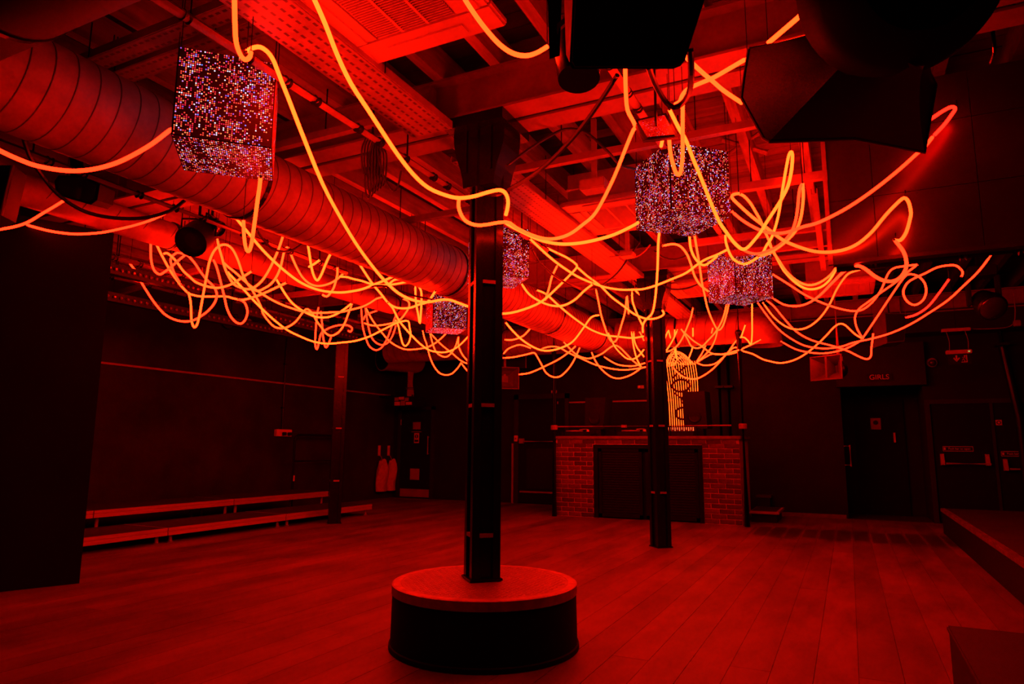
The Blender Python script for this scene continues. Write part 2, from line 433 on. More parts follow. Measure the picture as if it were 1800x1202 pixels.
pl = thing('round_plinth', 'low round black plinth with a red-lit tread plate top under the column', 'plinth', (-2.0, 3.70, 0))
PX, PY, PR = -1.995, 3.695, 0.545
M0 = Matrix.Translation((PX, PY, 0))
obj('skirt', lathe(B(), [(PR+0.012, 0.0), (PR+0.010, 0.025), (PR+0.002, 0.03), (PR-0.003, 0.305)], M0, 64), black_dull, pl, True)
obj('rim_band', lathe(B(), [(PR-0.02, 0.30), (PR+0.002, 0.302), (PR+0.002, 0.352), (PR-0.006, 0.356), (PR-0.05, 0.356), (PR-0.055, 0.34)], M0, 64), rim_m, pl)
obj('top_plate', lathe(B(), [(PR-0.052, 0.33), (PR-0.052, 0.3555)], M0, 64), plate_m, pl)
bm = B()
for i in range(-16, 17):
    for j in range(-16, 17):
        px_, py_ = i*0.03, j*0.03
        if math.hypot(px_, py_) > PR-0.075 or (abs(px_+0.035) < 0.14 and abs(py_-0.025) < 0.14): continue
        M = Matrix.Translation((PX+px_, PY+py_, 0.3555)) @ Matrix.Rotation(PI/4 if (i+j) % 2 else -PI/4, 4, 'Z')
        box(bm, -0.011, 0.011, -0.0025, 0.0025, 0, 0.0015, M)
o = obj('tread_studs', bm, rim_m, pl); o['kind'] = 'stuff'

# ------------------------------------------------------------------ ducts
def spiral_duct(p, q, r, pitch, name, label, group=None, m=galv, straps=(), turns_end=None):
    p, q = Vector(p), Vector(q); t = thing(name, label, 'duct', p, group)
    L = (q-p).length; d = (q-p).normalized()
    M = axis_matrix(p, d)
    obj('shell', lathe(B(), [(r, 0), (r, L)], M, 40), m, t, True)
    n = int(L/pitch)
    s = pitch*0.5
    bm0 = None
    for k in range(n):
        bm = B(); z = s+k*pitch
        # raised lock seam, tilted a little like a spiral wound pipe
        Mt = M @ Matrix.Translation((0, 0, z)) @ Matrix.Rotation(math.atan(pitch/(4*r)), 4, 'X')
        if k >= 290: break
        if bm0 is None:
            bm.free()
            me = bpy.data.meshes.new('seam'); b2 = lathe(B(), [(r-0.002, -0.0035), (r+0.003, -0.0028), (r+0.003, 0.0028), (r-0.002, 0.0035)], Matrix.Identity(4), 40)
            b2.to_mesh(me); b2.free(); me.materials.append(galv_dark); bm0 = me
            for pgn in me.polygons: pgn.use_smooth = True
        else: bm.free()
        o = bpy.data.objects.new('seam', bm0); COL.objects.link(o); o.parent = t
        o.matrix_local = world_of(t).inverted() @ Mt
    for z in straps:
        Mt = M @ Matrix.Translation((0, 0, z))
        sp = obj('hanger_strap', lathe(B(), [(r, -0.014), (r+0.008, -0.014), (r+0.008, 0.014), (r, 0.014)], Mt, 40), black_paint, t)
        c = Mt @ Vector((0, 0, 0))
        for sx in (-1, 1):
            v = Vector((c.x+sx*(r+0.012), c.y, c.z))
            obj('hanger_rod', cyl(v-Vector((0, 0, 0.02)), (v.x, v.y, 3.56), 0.005, 6), black_paint, sp)
    return t
DX, DZ, DR = -3.63, 2.94, 0.262
spiral_duct((DX, 1.25, DZ), (DX, 12.65, DZ), DR, 0.112, 'ventilation_duct', 'big red-lit spiral duct running diagonally from the upper left past the column', 'ventilation ducts', straps=(1.9, 4.55, 7.2, 9.0))
spiral_duct((-5.77, 2.6, 3.14), (-5.77, 12.0, 3.14), 0.129, 0.28, 'ventilation_duct', 'thinner spiral duct running parallel to the left of the big duct', 'ventilation ducts', straps=(1.6, 5.2))
spiral_duct((-3.37, 10.9, 3.0), (-1.30, 10.9, 3.0), 0.247, 0.155, 'ventilation_duct', 'cross duct branching right from the big duct above the DJ booth', 'ventilation ducts', straps=(1.0,))
spiral_duct((-3.89, 10.9, 3.0), (-8.1, 10.9, 3.0), 0.247, 0.155, 'ventilation_duct', 'cross duct branching left from the big duct towards the far corner', 'ventilation ducts', straps=(1.6,))
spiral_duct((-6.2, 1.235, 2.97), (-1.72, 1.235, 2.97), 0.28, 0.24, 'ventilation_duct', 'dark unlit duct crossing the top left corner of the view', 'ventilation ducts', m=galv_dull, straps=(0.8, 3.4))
# elbow with the open outlet
el = thing('duct_elbow', 'red-lit duct elbow turning down to an open outlet right of the cross duct', 'duct', (-1.30, 10.9, 3.0), 'ventilation ducts')
cpt = Vector((-1.302, 10.9, 2.74)); gores = 5
for k in range(gores):
    a0, a1 = k*PI/2/gores, (k+1)*PI/2/gores
    ring = lambda a: [cpt + Vector((math.sin(a)*(0.26+0.247*math.cos(w_)), 0.247*math.sin(w_), math.cos(a)*(0.26+0.247*math.cos(w_)))) for w_ in [2*PI*j/32 for j in range(32)]]
    obj('gore', loft(B(), [ring(a0+0.003), ring(a1-0.003)], False), galv, el, True)
Me = Matrix.Translation((-1.042, 10.9, 2.69))
bm = B(); ro = [[bm.verts.new(Me @ Vector((r*math.cos(2*PI*j/32), r*math.sin(2*PI*j/32), z))) for j in range(32)] for r, z in ((0.247, 0.05), (0.247, 0.02), (0.255, 0.0), (0.238, 0.0), (0.236, 0.05))]
for a, b2 in zip(ro, ro[1:]):
    for j in range(32): bm.faces.new((a[j], a[(j+1) % 32], b2[(j+1) % 32], b2[j]))
obj('outlet', bm, galv, el, True)
# fan drum in the far left corner
dm = thing('fan_drum', 'round red-lit fan drum with an open dark end high in the far corner', 'duct fan', (-8.35, 12.0, 2.98))
bm = B(); M = axis_matrix((-8.73, 11.5, 2.98), (0.35, 0.94, 0)); n = 36
pr_ = [(0.27, 0.0), (0.285, 0.0), (0.285, 0.03), (0.27, 0.06), (0.27, 0.84), (0.24, 0.94), (0.12, 0.97)]
obj('drum', lathe(B(), pr_, M, n), white_dim, dm, True)
obj('mouth_shade_disc', lathe(B(), [(0.262, -0.006), (0.262, -0.001)], M, n), black_dull, dm)  # black disc over the closed end, standing in for the shaded interior
obj('down_pipe', cyl((-8.46, 12.15, 2.9), (-8.46, 12.15, 2.18), 0.1, 18), white_dim, dm, True)
obj('pipe_collar', cyl((-8.46, 12.15, 2.34), (-8.46, 12.15, 2.38), 0.112, 18), galv_dark, dm)
obj('bracket', bbox(-9.24, -8.37, 12.1, 12.2, 2.19, 2.23), black_paint, dm)
st = thing('sticker_box', 'small box covered with stickers below the pipe over the corner door', 'box', (-8.4, 11.95, 2.0))
obj('body', rbox(-8.62, -8.12, 11.8, 12.25, 1.96, 2.17, 0.01), black_matt, st)
for k, (a, b2, c, d) in enumerate(((-8.6, -8.5, 2.08, 2.15), (-8.49, -8.36, 2.1, 2.16), (-8.34, -8.24, 2.07, 2.14), (-8.6, -8.46, 1.98, 2.06), (-8.44, -8.33, 1.98, 2.08), (-8.31, -8.16, 1.99, 2.05))):
    obj('sticker', bbox(a, b2, 11.795, 11.8, c, d), cream if k % 2 else white_dim, st)

# ------------------------------------------------------------------ air conditioning cassettes
def cassette(x0, x1, y0, y1, z, label):
    t = thing('ceiling_cassette', label, 'air conditioner', ((x0+x1)/2, (y0+y1)/2, z), 'ceiling cassettes')
    obj('body', bbox(x0+0.06, x1-0.06, y0+0.06, y1-0.06, z+0.045, z+0.3), white_dim, t)
    b = 0.19; bm = B()
    xa, xb, ya, yb = x0+b, x1-b, y0+b, y1-b
    bm_ = rbox(x0, x1, y0, y0+b, z, z+0.045, 0.012); obj('panel_side', bm_, white_plastic, t)
    obj('panel_side', rbox(x0, x1, y1-b, y1, z, z+0.045, 0.012), white_plastic, t)
    obj('panel_side', rbox(x0, x0+b, y0+b-0.01, y1-b+0.01, z, z+0.045, 0.012), white_plastic, t)
    obj('panel_side', rbox(x1-b, x1, y0+b-0.01, y1-b+0.01, z, z+0.045, 0.012), white_plastic, t)
    for (a0, a1, c0, c1) in ((xa, xb, y0+0.05, y0+0.12), (xa, xb, y1-0.12, y1-0.05), (x0+0.05, x0+0.12, ya, yb), (x1-0.12, x1-0.05, ya, yb)):
        obj('louvre', rbox(a0, a1, c0, c1, z-0.007, z+0.004, 0.003), white_plastic, t)
    obj('filter', bbox(xa-0.01, xb+0.01, ya-0.01, yb+0.01, z+0.03, z+0.04), black_matt, t)
    gr = obj('grille', bbox(xa-0.012, xb+0.012, ya-0.012, ya, z-0.002, z+0.03), white_plastic, t)
    n = int((yb-ya)/0.0165)
    sl = bpy.data.meshes.new('slat'); b3 = bbox(xa, xb, -0.0024, 0.0024, 0, 0.014); b3.to_mesh(sl); b3.free(); sl.materials.append(white_plastic)
    for k in range(n):
        o = bpy.data.objects.new('slat', sl); COL.objects.link(o); o.parent = gr; o.location = (0, ya+(k+0.5)*(yb-ya)/n, z)
        o.matrix_parent_inverse = Matrix.Identity(4)
        o.matrix_parent_inverse = world_of(gr).inverted()
    for k in (1, 2):
        xx = xa+(xb-xa)*k/3; obj('cross_bar', bbox(xx-0.008, xx+0.008, ya, yb, z-0.002, z+0.012), white_plastic, gr)
    for xx in (x0+0.1, x1-0.1):
        for yy in (y0+0.1, y1-0.1): obj('hanger_rod', cyl((xx, yy, z+0.3), (xx, yy, 3.58), 0.005, 6), black_paint, t)
    return t
cassette(-2.215, -1.385, 1.84, 2.735, 3.2, 'white ceiling cassette with slatted grille, top centre, nearest the camera')
cassette(-2.13, -1.22, 5.22, 6.12, 3.2, 'ceiling cassette left of the middle right LED cube, half behind neon')
cassette(-2.03, -1.13, 8.42, 9.34, 3.2, 'ceiling cassette right of the booth column head, left of the farther LED cube')
cassette(-0.42, 0.43, 9.17, 10.12, 3.2, 'ceiling cassette at right above the horn on a pole')

# ------------------------------------------------------------------ cable trays
def tray(p, q, wd, label, h=0.05):
    """a shallow perforated steel tray from p to q (axis along x or y)"""
    p, q = Vector(p), Vector(q); t = thing('cable_tray', label, 'cable tray', p, 'perforated cable trays')
    d = (q-p).normalized(); s = Vector((0, 0, 1)).cross(d)
    bm = B(); uv = bm.loops.layers.uv.new('uv'); L = (q-p).length
    cs = [p-s*wd/2, p+s*wd/2, q+s*wd/2, q-s*wd/2]
    lo = [bm.verts.new(v) for v in cs]; hi = [bm.verts.new(v+Vector((0, 0, 0.004))) for v in cs]
    uvs = ((0, 0), (wd, 0), (wd, L), (0, L))
    for f, order in ((bm.faces.new(lo), (0, 1, 2, 3)), (bm.faces.new(hi[::-1]), (3, 2, 1, 0))):
        for lp, k in zip(f.loops, order): lp[uv].uv = uvs[k]
    for k in range(4): bm.faces.new((lo[k], lo[(k+1) % 4], hi[(k+1) % 4], hi[k]))
    me = bpy.data.meshes.new('bed'); bmesh.ops.recalc_face_normals(bm, faces=bm.faces[:]); bm.to_mesh(me); bm.free(); me.materials.append(tray_m)
    o = bpy.data.objects.new('bed', me); COL.objects.link(o); o.parent = t; o.matrix_parent_inverse = world_of(t).inverted()
    for a in (-1, 1):
        c0, c1 = p+s*a*wd/2, q+s*a*wd/2; e = s*0.004
        obj('lip', loft(B(), [[c0-e, c0+e, c0+e+Vector((0, 0, h)), c0-e+Vector((0, 0, h))], [c1-e, c1+e, c1+e+Vector((0, 0, h)), c1-e+Vector((0, 0, h))]]), galv, t)
    nh = max(2, int(L/1.6))
    for k in range(nh):
        c = p+d*(L*(k+0.5)/nh)
        for a in (-1, 1):
            v = c+s*a*(wd/2+0.012); obj('hanger_rod', cyl(v, (v.x, v.y, 3.556), 0.004, 6), black_paint, t)
    return t
tray((-2.32, 0.6, 3.17), (-2.32, 3.5, 3.17), 0.3, 'wide perforated cable tray running from top left to the column head')
tray((-2.30, 3.95, 3.17), (-2.25, 7.85, 3.17), 0.3, 'long perforated cable tray beyond the central column')
tray((-2.2, 8.3, 3.17), (-2.2, 12.2, 3.17), 0.28, 'far cable tray behind the booth column head')
tray((-4.2, 2.20, 3.34), (-2.5, 2.20, 3.34), 0.11, 'narrow perforated tray above the nearest LED cube, nearer of a pair')
tray((-4.2, 2.36, 3.34), (-2.5, 2.36, 3.34), 0.12, 'narrow perforated tray above the nearest LED cube, farther of a pair')

def rail(p, q, label, r=0.02, m=steel_beam, rods=2):
    p, q = Vector(p), Vector(q); t = thing('strut_rail', label, 'rail', p, 'ceiling strut rails')
    d = (q-p).normalized(); s = Vector((0, 0, 1)).cross(d)
    ss = [(-1, 0), (1, 0), (1, 2), (0.65, 2), (0.65, 0.3), (-0.65, 0.3), (-0.65, 2), (-1, 2)]
    obj('channel', loft(B(), [[v+s*a*r+Vector((0, 0, b2*r)) for a, b2 in ss] for v in (p, q)]), m, t)
    L = (q-p).length
    for k in range(rods):
        c = p+d*(L*(k+0.5)/rods); obj('hanger_rod', cyl(c, (c.x, c.y, 3.556), 0.005, 6), black_paint, t)
    return t
rail((-2.2, 4.28, 3.15), (-0.3, 4.28, 3.15), 'pale strut rail with cables just behind the central column head', 0.025)
rail((-0.75, 5.35, 3.14), (0.02, 5.35, 3.14), 'pale strut rail crossing behind the looped neon right of centre', 0.03, steel_beam)
rail((-4.1, 5.0, 3.2), (-2.3, 5.0, 3.2), 'strut rail left of the column above the big duct', 0.025)
rail((-4.4, 3.3, 3.2), (-2.6, 3.3, 3.2), 'strut rail crossing over the big duct below the tray', 0.025)
rail((-7.2, 6.3, 3.0), (-4.2, 6.3, 3.0), 'strut rail under the ceiling between the two left ducts', 0.03)
rail((-8.6, 5.2, 2.92), (-5.95, 4.7, 2.92), 'strut rail above the tangled neon at far left', 0.028)
rail((-1.0, 6.9, 3.05), (0.9, 6.9, 3.05), 'strut rail above the farther right LED cube', 0.03)
rail((0.1, 7.7, 3.08), (2.6, 7.7, 3.08), 'long strut rail under the big bulkhead at right', 0.03)
rail((-1.3, 6.6, 3.12), (0.0, 6.6, 3.12), 'pale strut rail behind the crossing neon loops', 0.03)
rail((-0.12, 5.6, 3.12), (-0.12, 7.6, 2.98), 'sloping strut running back beside the left edge of the bulkhead', 0.025, steel_beam, 1)

# ------------------------------------------------------------------ scaffold bars with tape
def bar(p, q, r, label, bands, m=galv, drop=True):
    p, q = Vector(p), Vector(q); t = thing('lighting_bar', label, 'pipe', p, 'lighting bars')
    obj('tube', cyl(p, q, r, 14), m, t, True); d = (q-p).normalized(); L = (q-p).length
    for k in range(bands):
        c = p+d*(L*(k+0.5+0.18*math.sin(k*2.3))/bands)
        obj('tape_band', cyl(c-d*0.018, c+d*0.018, r+0.003, 14), black_matt, t)
    if drop:
        for k in (0.12, 0.5, 0.88):
            c = p+d*L*k; obj('hanger_rod', cyl(c, (c.x, c.y, 3.556), 0.006, 6), black_paint, t)
    return t
bar((-2.56, 1.2, 3.05), (-2.54, 5.9, 3.05), 0.026, 'taped lighting bar passing behind the nearest LED cube to the column', 17)
bar((-4.62, 1.9, 3.0), (-4.78, 5.6, 3.0), 0.027, 'lighting bar running under the big duct at left', 11)
bar((-6.15, 3.3, 2.9), (-6.25, 8.6, 2.9), 0.03, 'upper bar behind the tangled neon beside the partition', 14)
bar((-6.93, 3.6, 2.9), (-6.93, 5.3, 2.9), 0.03, 'short lower bar beside the partition at far left', 5)
bar((-6.6, 6.2, 2.86), (-7.0, 11.0, 2.86), 0.028, 'far lighting bar behind the left column', 10)
bar((0.0, 5.05, 2.375), (2.7, 5.05, 2.375), 0.03, 'dark pipe along the lower edge of the bulkhead at right', 6, black_paint)
bar((-1.0, 3.0, 3.12), (-0.95, 6.4, 3.12), 0.024, 'bar wrapped in cable above the middle right LED cube', 12)
for (a, b2, c, lb) in (((-6.35, 3.5, 2.83), (-6.35, 5.0, 2.83), 24, 'upper dark pixel batten with a row of tiny lenses beside the partition'), ((-7.0, 3.9, 2.7), (-7.0, 7.2, 2.7), 44, 'lower dark pixel batten with a row of tiny lenses along the left wall'), ((-6.6, 5.9, 2.78), (-6.75, 8.2, 2.78), 26, 'farther dark pixel batten left of the steel column')):
    a, b2 = Vector(a), Vector(b2)
    t = thing('pixel_batten', lb, 'light fixture', a, 'pixel battens')
    obj('housing', loft(B(), [[v+Vector((dx, 0, dz)) for dx, dz in ((-0.04, -0.05), (0.04, -0.05), (0.04, 0.05), (-0.04, 0.05))] for v in (a, b2)]), black_matt, t)
    for k in range(c):
        q = a+(b2-a)*((k+0.5)/c); obj('lens', lathe(B(), [(0.016, 0), (0.018, 0.012), (0.010, 0.02)], axis_matrix(q+Vector((0.04, 0, 0)), (1, 0, 0)), 8), lens_red, t)
    for k in (0.15, 0.85):
        q = a+(b2-a)*k; obj('hanger_rod', cyl(q, (q.x, q.y, 3.556), 0.005, 6), black_paint, t)

# ------------------------------------------------------------------ LED cubes
def led_cube(x, y, z, label, dim=()):
    s = 0.235; t = thing('led_cube', label, 'light cube', (x, y, z), 'hanging LED cubes')
    M = Matrix.Translation((x, y, z)) @ Matrix.Rotation(R45, 4, 'Z')
    bm = B(); e = 0.008
    for a in (-1, 1):
        for b2 in (-1, 1):
            box(bm, a*(s-e)-e, a*(s-e)+e, b2*(s-e)-e, b2*(s-e)+e, -s, s, M)
            box(bm, -s, s, a*(s-e)-e, a*(s-e)+e, b2*(s-e)-e, b2*(s-e)+e, M)
            box(bm, a*(s-e)-e, a*(s-e)+e, -s, s, b2*(s-e)-e, b2*(s-e)+e, M)
    obj('frame', bm, black_matt, t)
    k = s+0.004
    for i in range(4):
        Mi = M @ Matrix.Rotation(i*PI/2, 4, 'Z')
        quad_uv('led_panel', [Mi @ Vector(v) for v in ((-s+.004, -k, -s), (s-.004, -k, -s), (s-.004, -k, s), (-s+.004, -k, s))], led_dim if i in dim else led_m, t)
    quad_uv('led_panel', [M @ Vector(v) for v in ((-s, s, -k), (s, s, -k), (s, -s, -k), (-s, -s, -k))], led_m, t)
    obj('roof_panel', bbox(-s+0.01, s-0.01, -s+0.01, s-0.01, s-0.006, s, M), black_matt, t)
    for a, b2 in ((-1, -1), (1, 1), (-1, 1), (1, -1)):
        q = M @ Vector((a*(s-e), b2*(s-e), s)); obj('hanging_wire', cyl(q, (q.x, q.y, 3.556), 0.003, 6), black_matt, t)
    return t
led_cube(-2.933, 2.423, 2.912, 'sparkling LED cube nearest the camera at upper left', (1,))
led_cube(-0.96, 4.656, 2.951, 'sparkling LED cube right of centre with a neon U hanging over it')
led_cube(-0.946, 7.465, 2.954, 'smaller sparkling LED cube farther right, below the crossing neon loops')
led_cube(-2.959, 5.678, 2.969, 'sparkling LED cube half hidden behind the central column')
led_cube(-4.928, 7.894, 2.961, 'farthest LED cube, just left of the central column under the duct', (3,))

# ------------------------------------------------------------------ loudspeakers overhead
def prism_from(px, d0, back, name, m, parent, bev=0.012):
    """a solid whose near face has the given outline (pixel, distance) and that runs back by a vector"""
    f = [P(x, y, d) for x, y, d in px]
    return obj(name, loft(B(), [f, [p+Vector(back) for p in f]]), m, parent)
sp = thing('hanging_loudspeaker', 'big black tapered loudspeaker cabinet at the top edge right of centre', 'loudspeaker', P(1110, 60, 2.5))
f0 = [P(x, y, 2.4) for x, y in ((1006, 121), (1001, 112), (1010, -60), (1258, -60), (1204, 106), (1196, 116), (1183, 121))]
cen = sum(f0, Vector())/len(f0)
bk = (cen-CAM).normalized()*0.34
obj('cabinet', loft(B(), [f0, [cen+(p-cen)*0.9+bk for p in f0]]), black_matt, sp)
gr_ = [cen+(p-cen)*0.965-FWD*0.012 for p in f0]
obj('grille', loft(B(), [gr_, [p+FWD*0.012 for p in gr_]]), black_matt, sp)
obj('edge_strip', loft(B(), [[P(x, y, dd) for x, y, dd in ((991, -20, 2.52), (1007, -20, 2.41), (1002, 112, 2.41), (995, 96, 2.5))], [P(x, y, dd+0.02) for x, y, dd in ((991, -20, 2.52), (1007, -20, 2.41), (1002, 112, 2.41), (995, 96, 2.5))]]), steel_beam, sp)  # paler strip standing in for the lit side face of the cabinet
obj('yoke', loft(B(), [[P(x, y, 2.62) for x, y in ((962, -20), (988, -20), (984, 98), (966, 104))], [P(x, y, 2.7) for x, y in ((962, -20), (988, -20), (984, 98), (966, 104))]]), black_matt, sp)
obj('driver_housing', lathe(B(), [(0.03, -0.1), (0.085, -0.09), (0.095, 0.0), (0.085, 0.12)], axis_matrix(P(1016, 98, 2.78), (0.1, -0.2, -1)), 24), black_paint, sp, True)
obj('clamp', loft(B(), [[P(x, y, 2.6) for x, y in ((979, 42), (997, 26), (998, 36), (983, 50), (981, 60), (979, 60))], [P(x, y, 2.63) for x, y in ((979, 42), (997, 26), (998, 36), (983, 50), (981, 60), (979, 60))]]), steel_beam, sp)
obj('hanger_rod', cyl(P(1110, -20, 2.5), P(1110, -20, 2.5)+Vector((0, 0, 0.6)), 0.012, 8), black_paint, sp)

hn = thing('horn_loudspeaker', 'huge black flared horn loudspeaker at top right with its mouth turned away', 'loudspeaker', P(1480, 150, 2.6))
mouth = [(1316, 86, 2.80), (1303, 172, 2.86), (1342, 243, 2.80), (1352, 249, 2.78), (1440, 246, 2.72), (1500, 244, 2.68), (1625, 268, 2.60), (1645, 150, 2.70), (1600, 60, 2.85), (1450, 60, 2.9)]
throat = [(1510, 30, 2.34), (1518, 45, 2.32), (1526, 58, 2.30), (1530, 62, 2.29), (1570, 90, 2.26), (1592, 108, 2.25), (1622, 122, 2.24), (1640, 80, 2.30), (1610, 0, 2.38), (1550, 0, 2.38)]
mo = [P(*q) for q in mouth]; th = [P(*q) for q in throat]
mc = sum(mo, Vector())/len(mo); tcn = sum(th, Vector())/len(th)
secs = []
for k in range(11):
    s = k/10
    fl_ = s**1.18
    ring = []
    for a, b2 in zip(th, mo):
        # flared: the walls swing outwards towards the mouth
        ring.append(a+(b2-a)*s + ((b2-mc)-(a-tcn))*(fl_-s)*0.8)
    secs.append(ring)
obj('horn', loft(B(), secs, False), black_paint, hn, True)
obj('mouth_rim', tube(B(), [p for p in mo]+[mo[0]], 0.007, 6), steel_beam, hn)
ax = (tcn-mc).normalized()
dc = P(1590, -45, 2.25)
obj('driver_housing', lathe(B(), [(0.05, -0.16), (0.2, -0.15), (0.30, -0.06), (0.318, 0.0), (0.318, 0.10), (0.30, 0.12)], axis_matrix(dc, FWD*1.0+Vector((0.1, 0, 0.25))), 48), black_matt, hn, True)
obj('mounting_chain', tube(B(), catmull([P(1745, 55, 2.35), P(1748, 90, 2.4), P(1742, 110, 2.6)]), 0.006, 6), black_paint, hn)
obj('throat_bracket', loft(B(), [[P(x, y, 2.27) for x, y in ((1514, 36), (1546, 6), (1552, 14), (1528, 40), (1530, 56), (1518, 52))], [P(x, y, 2.31) for x, y in ((1514, 36), (1546, 6), (1552, 14), (1528, 40), (1530, 56), (1518, 52))]]), black_paint, hn)
obj('hanger_rod', cyl(dc+Vector((0, 0, 0.2)), (dc.x, dc.y, 3.556), 0.012, 8), black_paint, hn)

# the boxed duct hanging across the right side
bd = thing('sheet_bulkhead', 'large dark sheet metal bulkhead hanging across the upper right, lit red at left', 'bulkhead', (1.4, 5.2, 2.36))
xs = [-0.016, 0.25, 0.83, 1.6, 2.74]
BY = 4.9
for k in range(4):
    for (z0, z1) in ((2.372, 2.80), (2.804, 3.24), (3.244, 3.555)):
        obj('panel', bbox(xs[k]+0.002, xs[k+1]-0.002, BY, BY+0.012, z0, z1), box_duct_m, bd)
obj('end_panel', bbox(-0.016, -0.004, BY+0.014, BY+0.1, 2.372, 3.555), box_duct_m, bd)
obj('bottom_panel', bbox(0.0, 2.74, BY+0.014, BY+0.1, 2.372, 2.384), box_duct_m, bd)
obj('back_panel', bbox(-0.016, 2.74, BY+0.102, BY+0.114, 2.372, 3.555), box_duct_m, bd)
obj('edge_angle', bbox(-0.045, -0.018, BY-0.012, BY+0.03, 2.365, 3.56), steel_beam, bd)
obj('bottom_flange', bbox(-0.016, 2.74, BY-0.02, BY, 2.36, 2.385), galv_dull, bd)
for hx, hy in ((1573, 420), (1590, 346), (1679, 190)):
    q = at(hx, hy, 1, BY); obj('hook', tube(B(), catmull([q, q+Vector((0, -0.03, 0)), q+Vector((0, -0.065, -0.005)), q+Vector((0, -0.07, 0.02))]), 0.004, 6), black_paint, bd)

# ------------------------------------------------------------------ DJ booth
bt = thing('dj_booth', 'brick DJ booth with black mesh gates and a timber counter', 'booth', (-2.97, 10.76, 0))
bx0, bx1, by0, by1, bh = -4.47, -1.475, 10.76, 11.75, 1.30
brick_me = bpy.data.meshes.new('brick')
b3 = bbox(-0.1075, 0.1075, -0.05, 0.05, -0.0325, 0.0325); bmesh.ops.bevel(b3, geom=b3.edges[:], offset=0.004, segments=1, affect='EDGES'); b3.to_mesh(brick_me); b3.free(); brick_me.materials.append(brick_m)
half_me = bpy.data.meshes.new('brick')
b3 = bbox(-0.0485, 0.0485, -0.05, 0.05, -0.0325, 0.0325); bmesh.ops.bevel(b3, geom=b3.edges[:], offset=0.004, segments=1, affect='EDGES'); b3.to_mesh(half_me); b3.free(); half_me.materials.append(brick_m)
def brick(me, x, y, z, parent, rz=0.0):
    o = bpy.data.objects.new('brick', me); COL.objects.link(o); o.parent = parent
    o.matrix_local = world_of(parent).inverted() @ Matrix.Translation((x, y+random.uniform(-0.004, 0.002), z)) @ Matrix.Rotation(rz+random.uniform(-0.008, 0.008), 4, 'Z')
def pier(x0, x1):
    q = obj('brick_pier', bbox(x0+0.004, x1-0.004, by0+0.006, by1, 0, bh-0.12), mortar_m, bt)
    wd = x1-x0; r = 0; z = 0.0425
    while z < bh-0.13:
        if r % 2 == 0:
            xs_ = x0+0.1075; 
            while xs_+0.1075 <= x1+0.001: brick(brick_me, xs_, by0+0.05, z, q); xs_ += 0.225
            rem = x1-(xs_-0.1075)
            if rem > 0.09: brick(half_me, xs_-0.1075+0.0485, by0+0.05, z, q)
        else:
            brick(half_me, x0+0.0485, by0+0.05, z, q); xs_ = x0+0.107+0.1075
            while xs_+0.1075 <= x1+0.001: brick(brick_me, xs_, by0+0.05, z, q); xs_ += 0.225
            rem = x1-(xs_-0.1075)
            if rem > 0.09: brick(half_me, xs_-0.1075+0.0485, by0+0.05, z, q)
        z += 0.075; r += 1
pier(bx0, bx0+0.665); pier(bx1-0.555, bx1)
lt = obj('lintel', bbox(bx0+0.665, bx1-0.555, by0+0.006, by1, 1.19, bh-0.06), mortar_m, bt)
x = bx0+0.0875+0.03
hd = obj('header_course', bbox(bx0+0.004, bx1-0.004, by0+0.008, by1, bh-0.12, bh-0.03), mortar_m, bt)
while x+0.1075 < bx1: brick(brick_me, x+0.02, by0+0.05, bh-0.075, hd); x += 0.225
obj('counter', rbox(bx0-0.03, bx1+0.03, by0-0.03, by1+0.1, bh-0.03, bh+0.02, 0.008), stone_m, bt)
gx0, gx1 = bx0+0.665, bx1-0.555
obj('gate_frame', bbox(gx0, gx0+0.07, by0+0.03, by0+0.1, 0, 1.19), black_paint, bt)
obj('gate_frame', bbox(gx1-0.07, gx1, by0+0.03, by0+0.1, 0, 1.19), black_paint, bt)
obj('gate_frame', bbox(gx0+0.07, gx1-0.07, by0+0.03, by0+0.1, 1.12, 1.19), black_paint, bt)
obj('gate_backing', bbox(gx0+0.05, gx1-0.05, by0+0.16, by0+0.18, 0, 1.18), black_matt, bt)
gm = (gx0+gx1)/2-0.05
for a, b2 in ((gx0+0.08, gm-0.03), (gm+0.03, gx1-0.08)):
    g = obj('gate', bbox(a, b2, by0+0.075, by0+0.085, 0.03, 1.11), black_matt, bt)
    bm = B()
    for q in (a, b2-0.05): box(bm, q, q+0.05, by0+0.05, by0+0.09, 0.02, 1.115)
    for q in (0.02, 1.065): box(bm, a, b2, by0+0.05, by0+0.09, q, q+0.05)
    obj('stile', bm, black_paint, g)
    sl = bpy.data.meshes.new('slat'); b3 = bbox(a+0.05, b2-0.05, 0, 0.012, -0.006, 0.006); b3.to_mesh(sl); b3.free(); sl.materials.append(black_paint)
    z = 0.1
    while z < 1.06:
        o = bpy.data.objects.new('slat', sl); COL.objects.link(o); o.parent = g; o.matrix_local = Matrix.Translation((0, by0+0.064, z)); o.matrix_parent_inverse = world_of(g).inverted() ; z += 0.04
for x, z1, lb in ((-4.455, 2.80, 'dark upright pipe at the left corner of the DJ booth'), (-1.40, 2.86, 'upright pipe at the right corner of the DJ booth, one side lit red')):
    t = thing('booth_post', lb, 'post', (x, 10.66, 0), 'booth corner posts')
    obj('pipe', cyl((x, 10.66, 0), (x, 10.66, z1), 0.042, 16), black_paint, t, True)
    obj('finial', lathe(B(), [(0.05, 0), (0.055, 0.03), (0.03, 0.06)], Matrix.Translation((x, 10.66, z1)), 14), black_paint, t)
    obj('clamp', lathe(B(), [(0.05, -0.04), (0.06, -0.03), (0.06, 0.03), (0.05, 0.04)], Matrix.Translation((x, 10.66, 1.46)), 14), steel_beam, t)
    obj('top_stay', cyl((x, 10.66, z1), (x, 10.66, 3.556), 0.012, 8), black_paint, t)
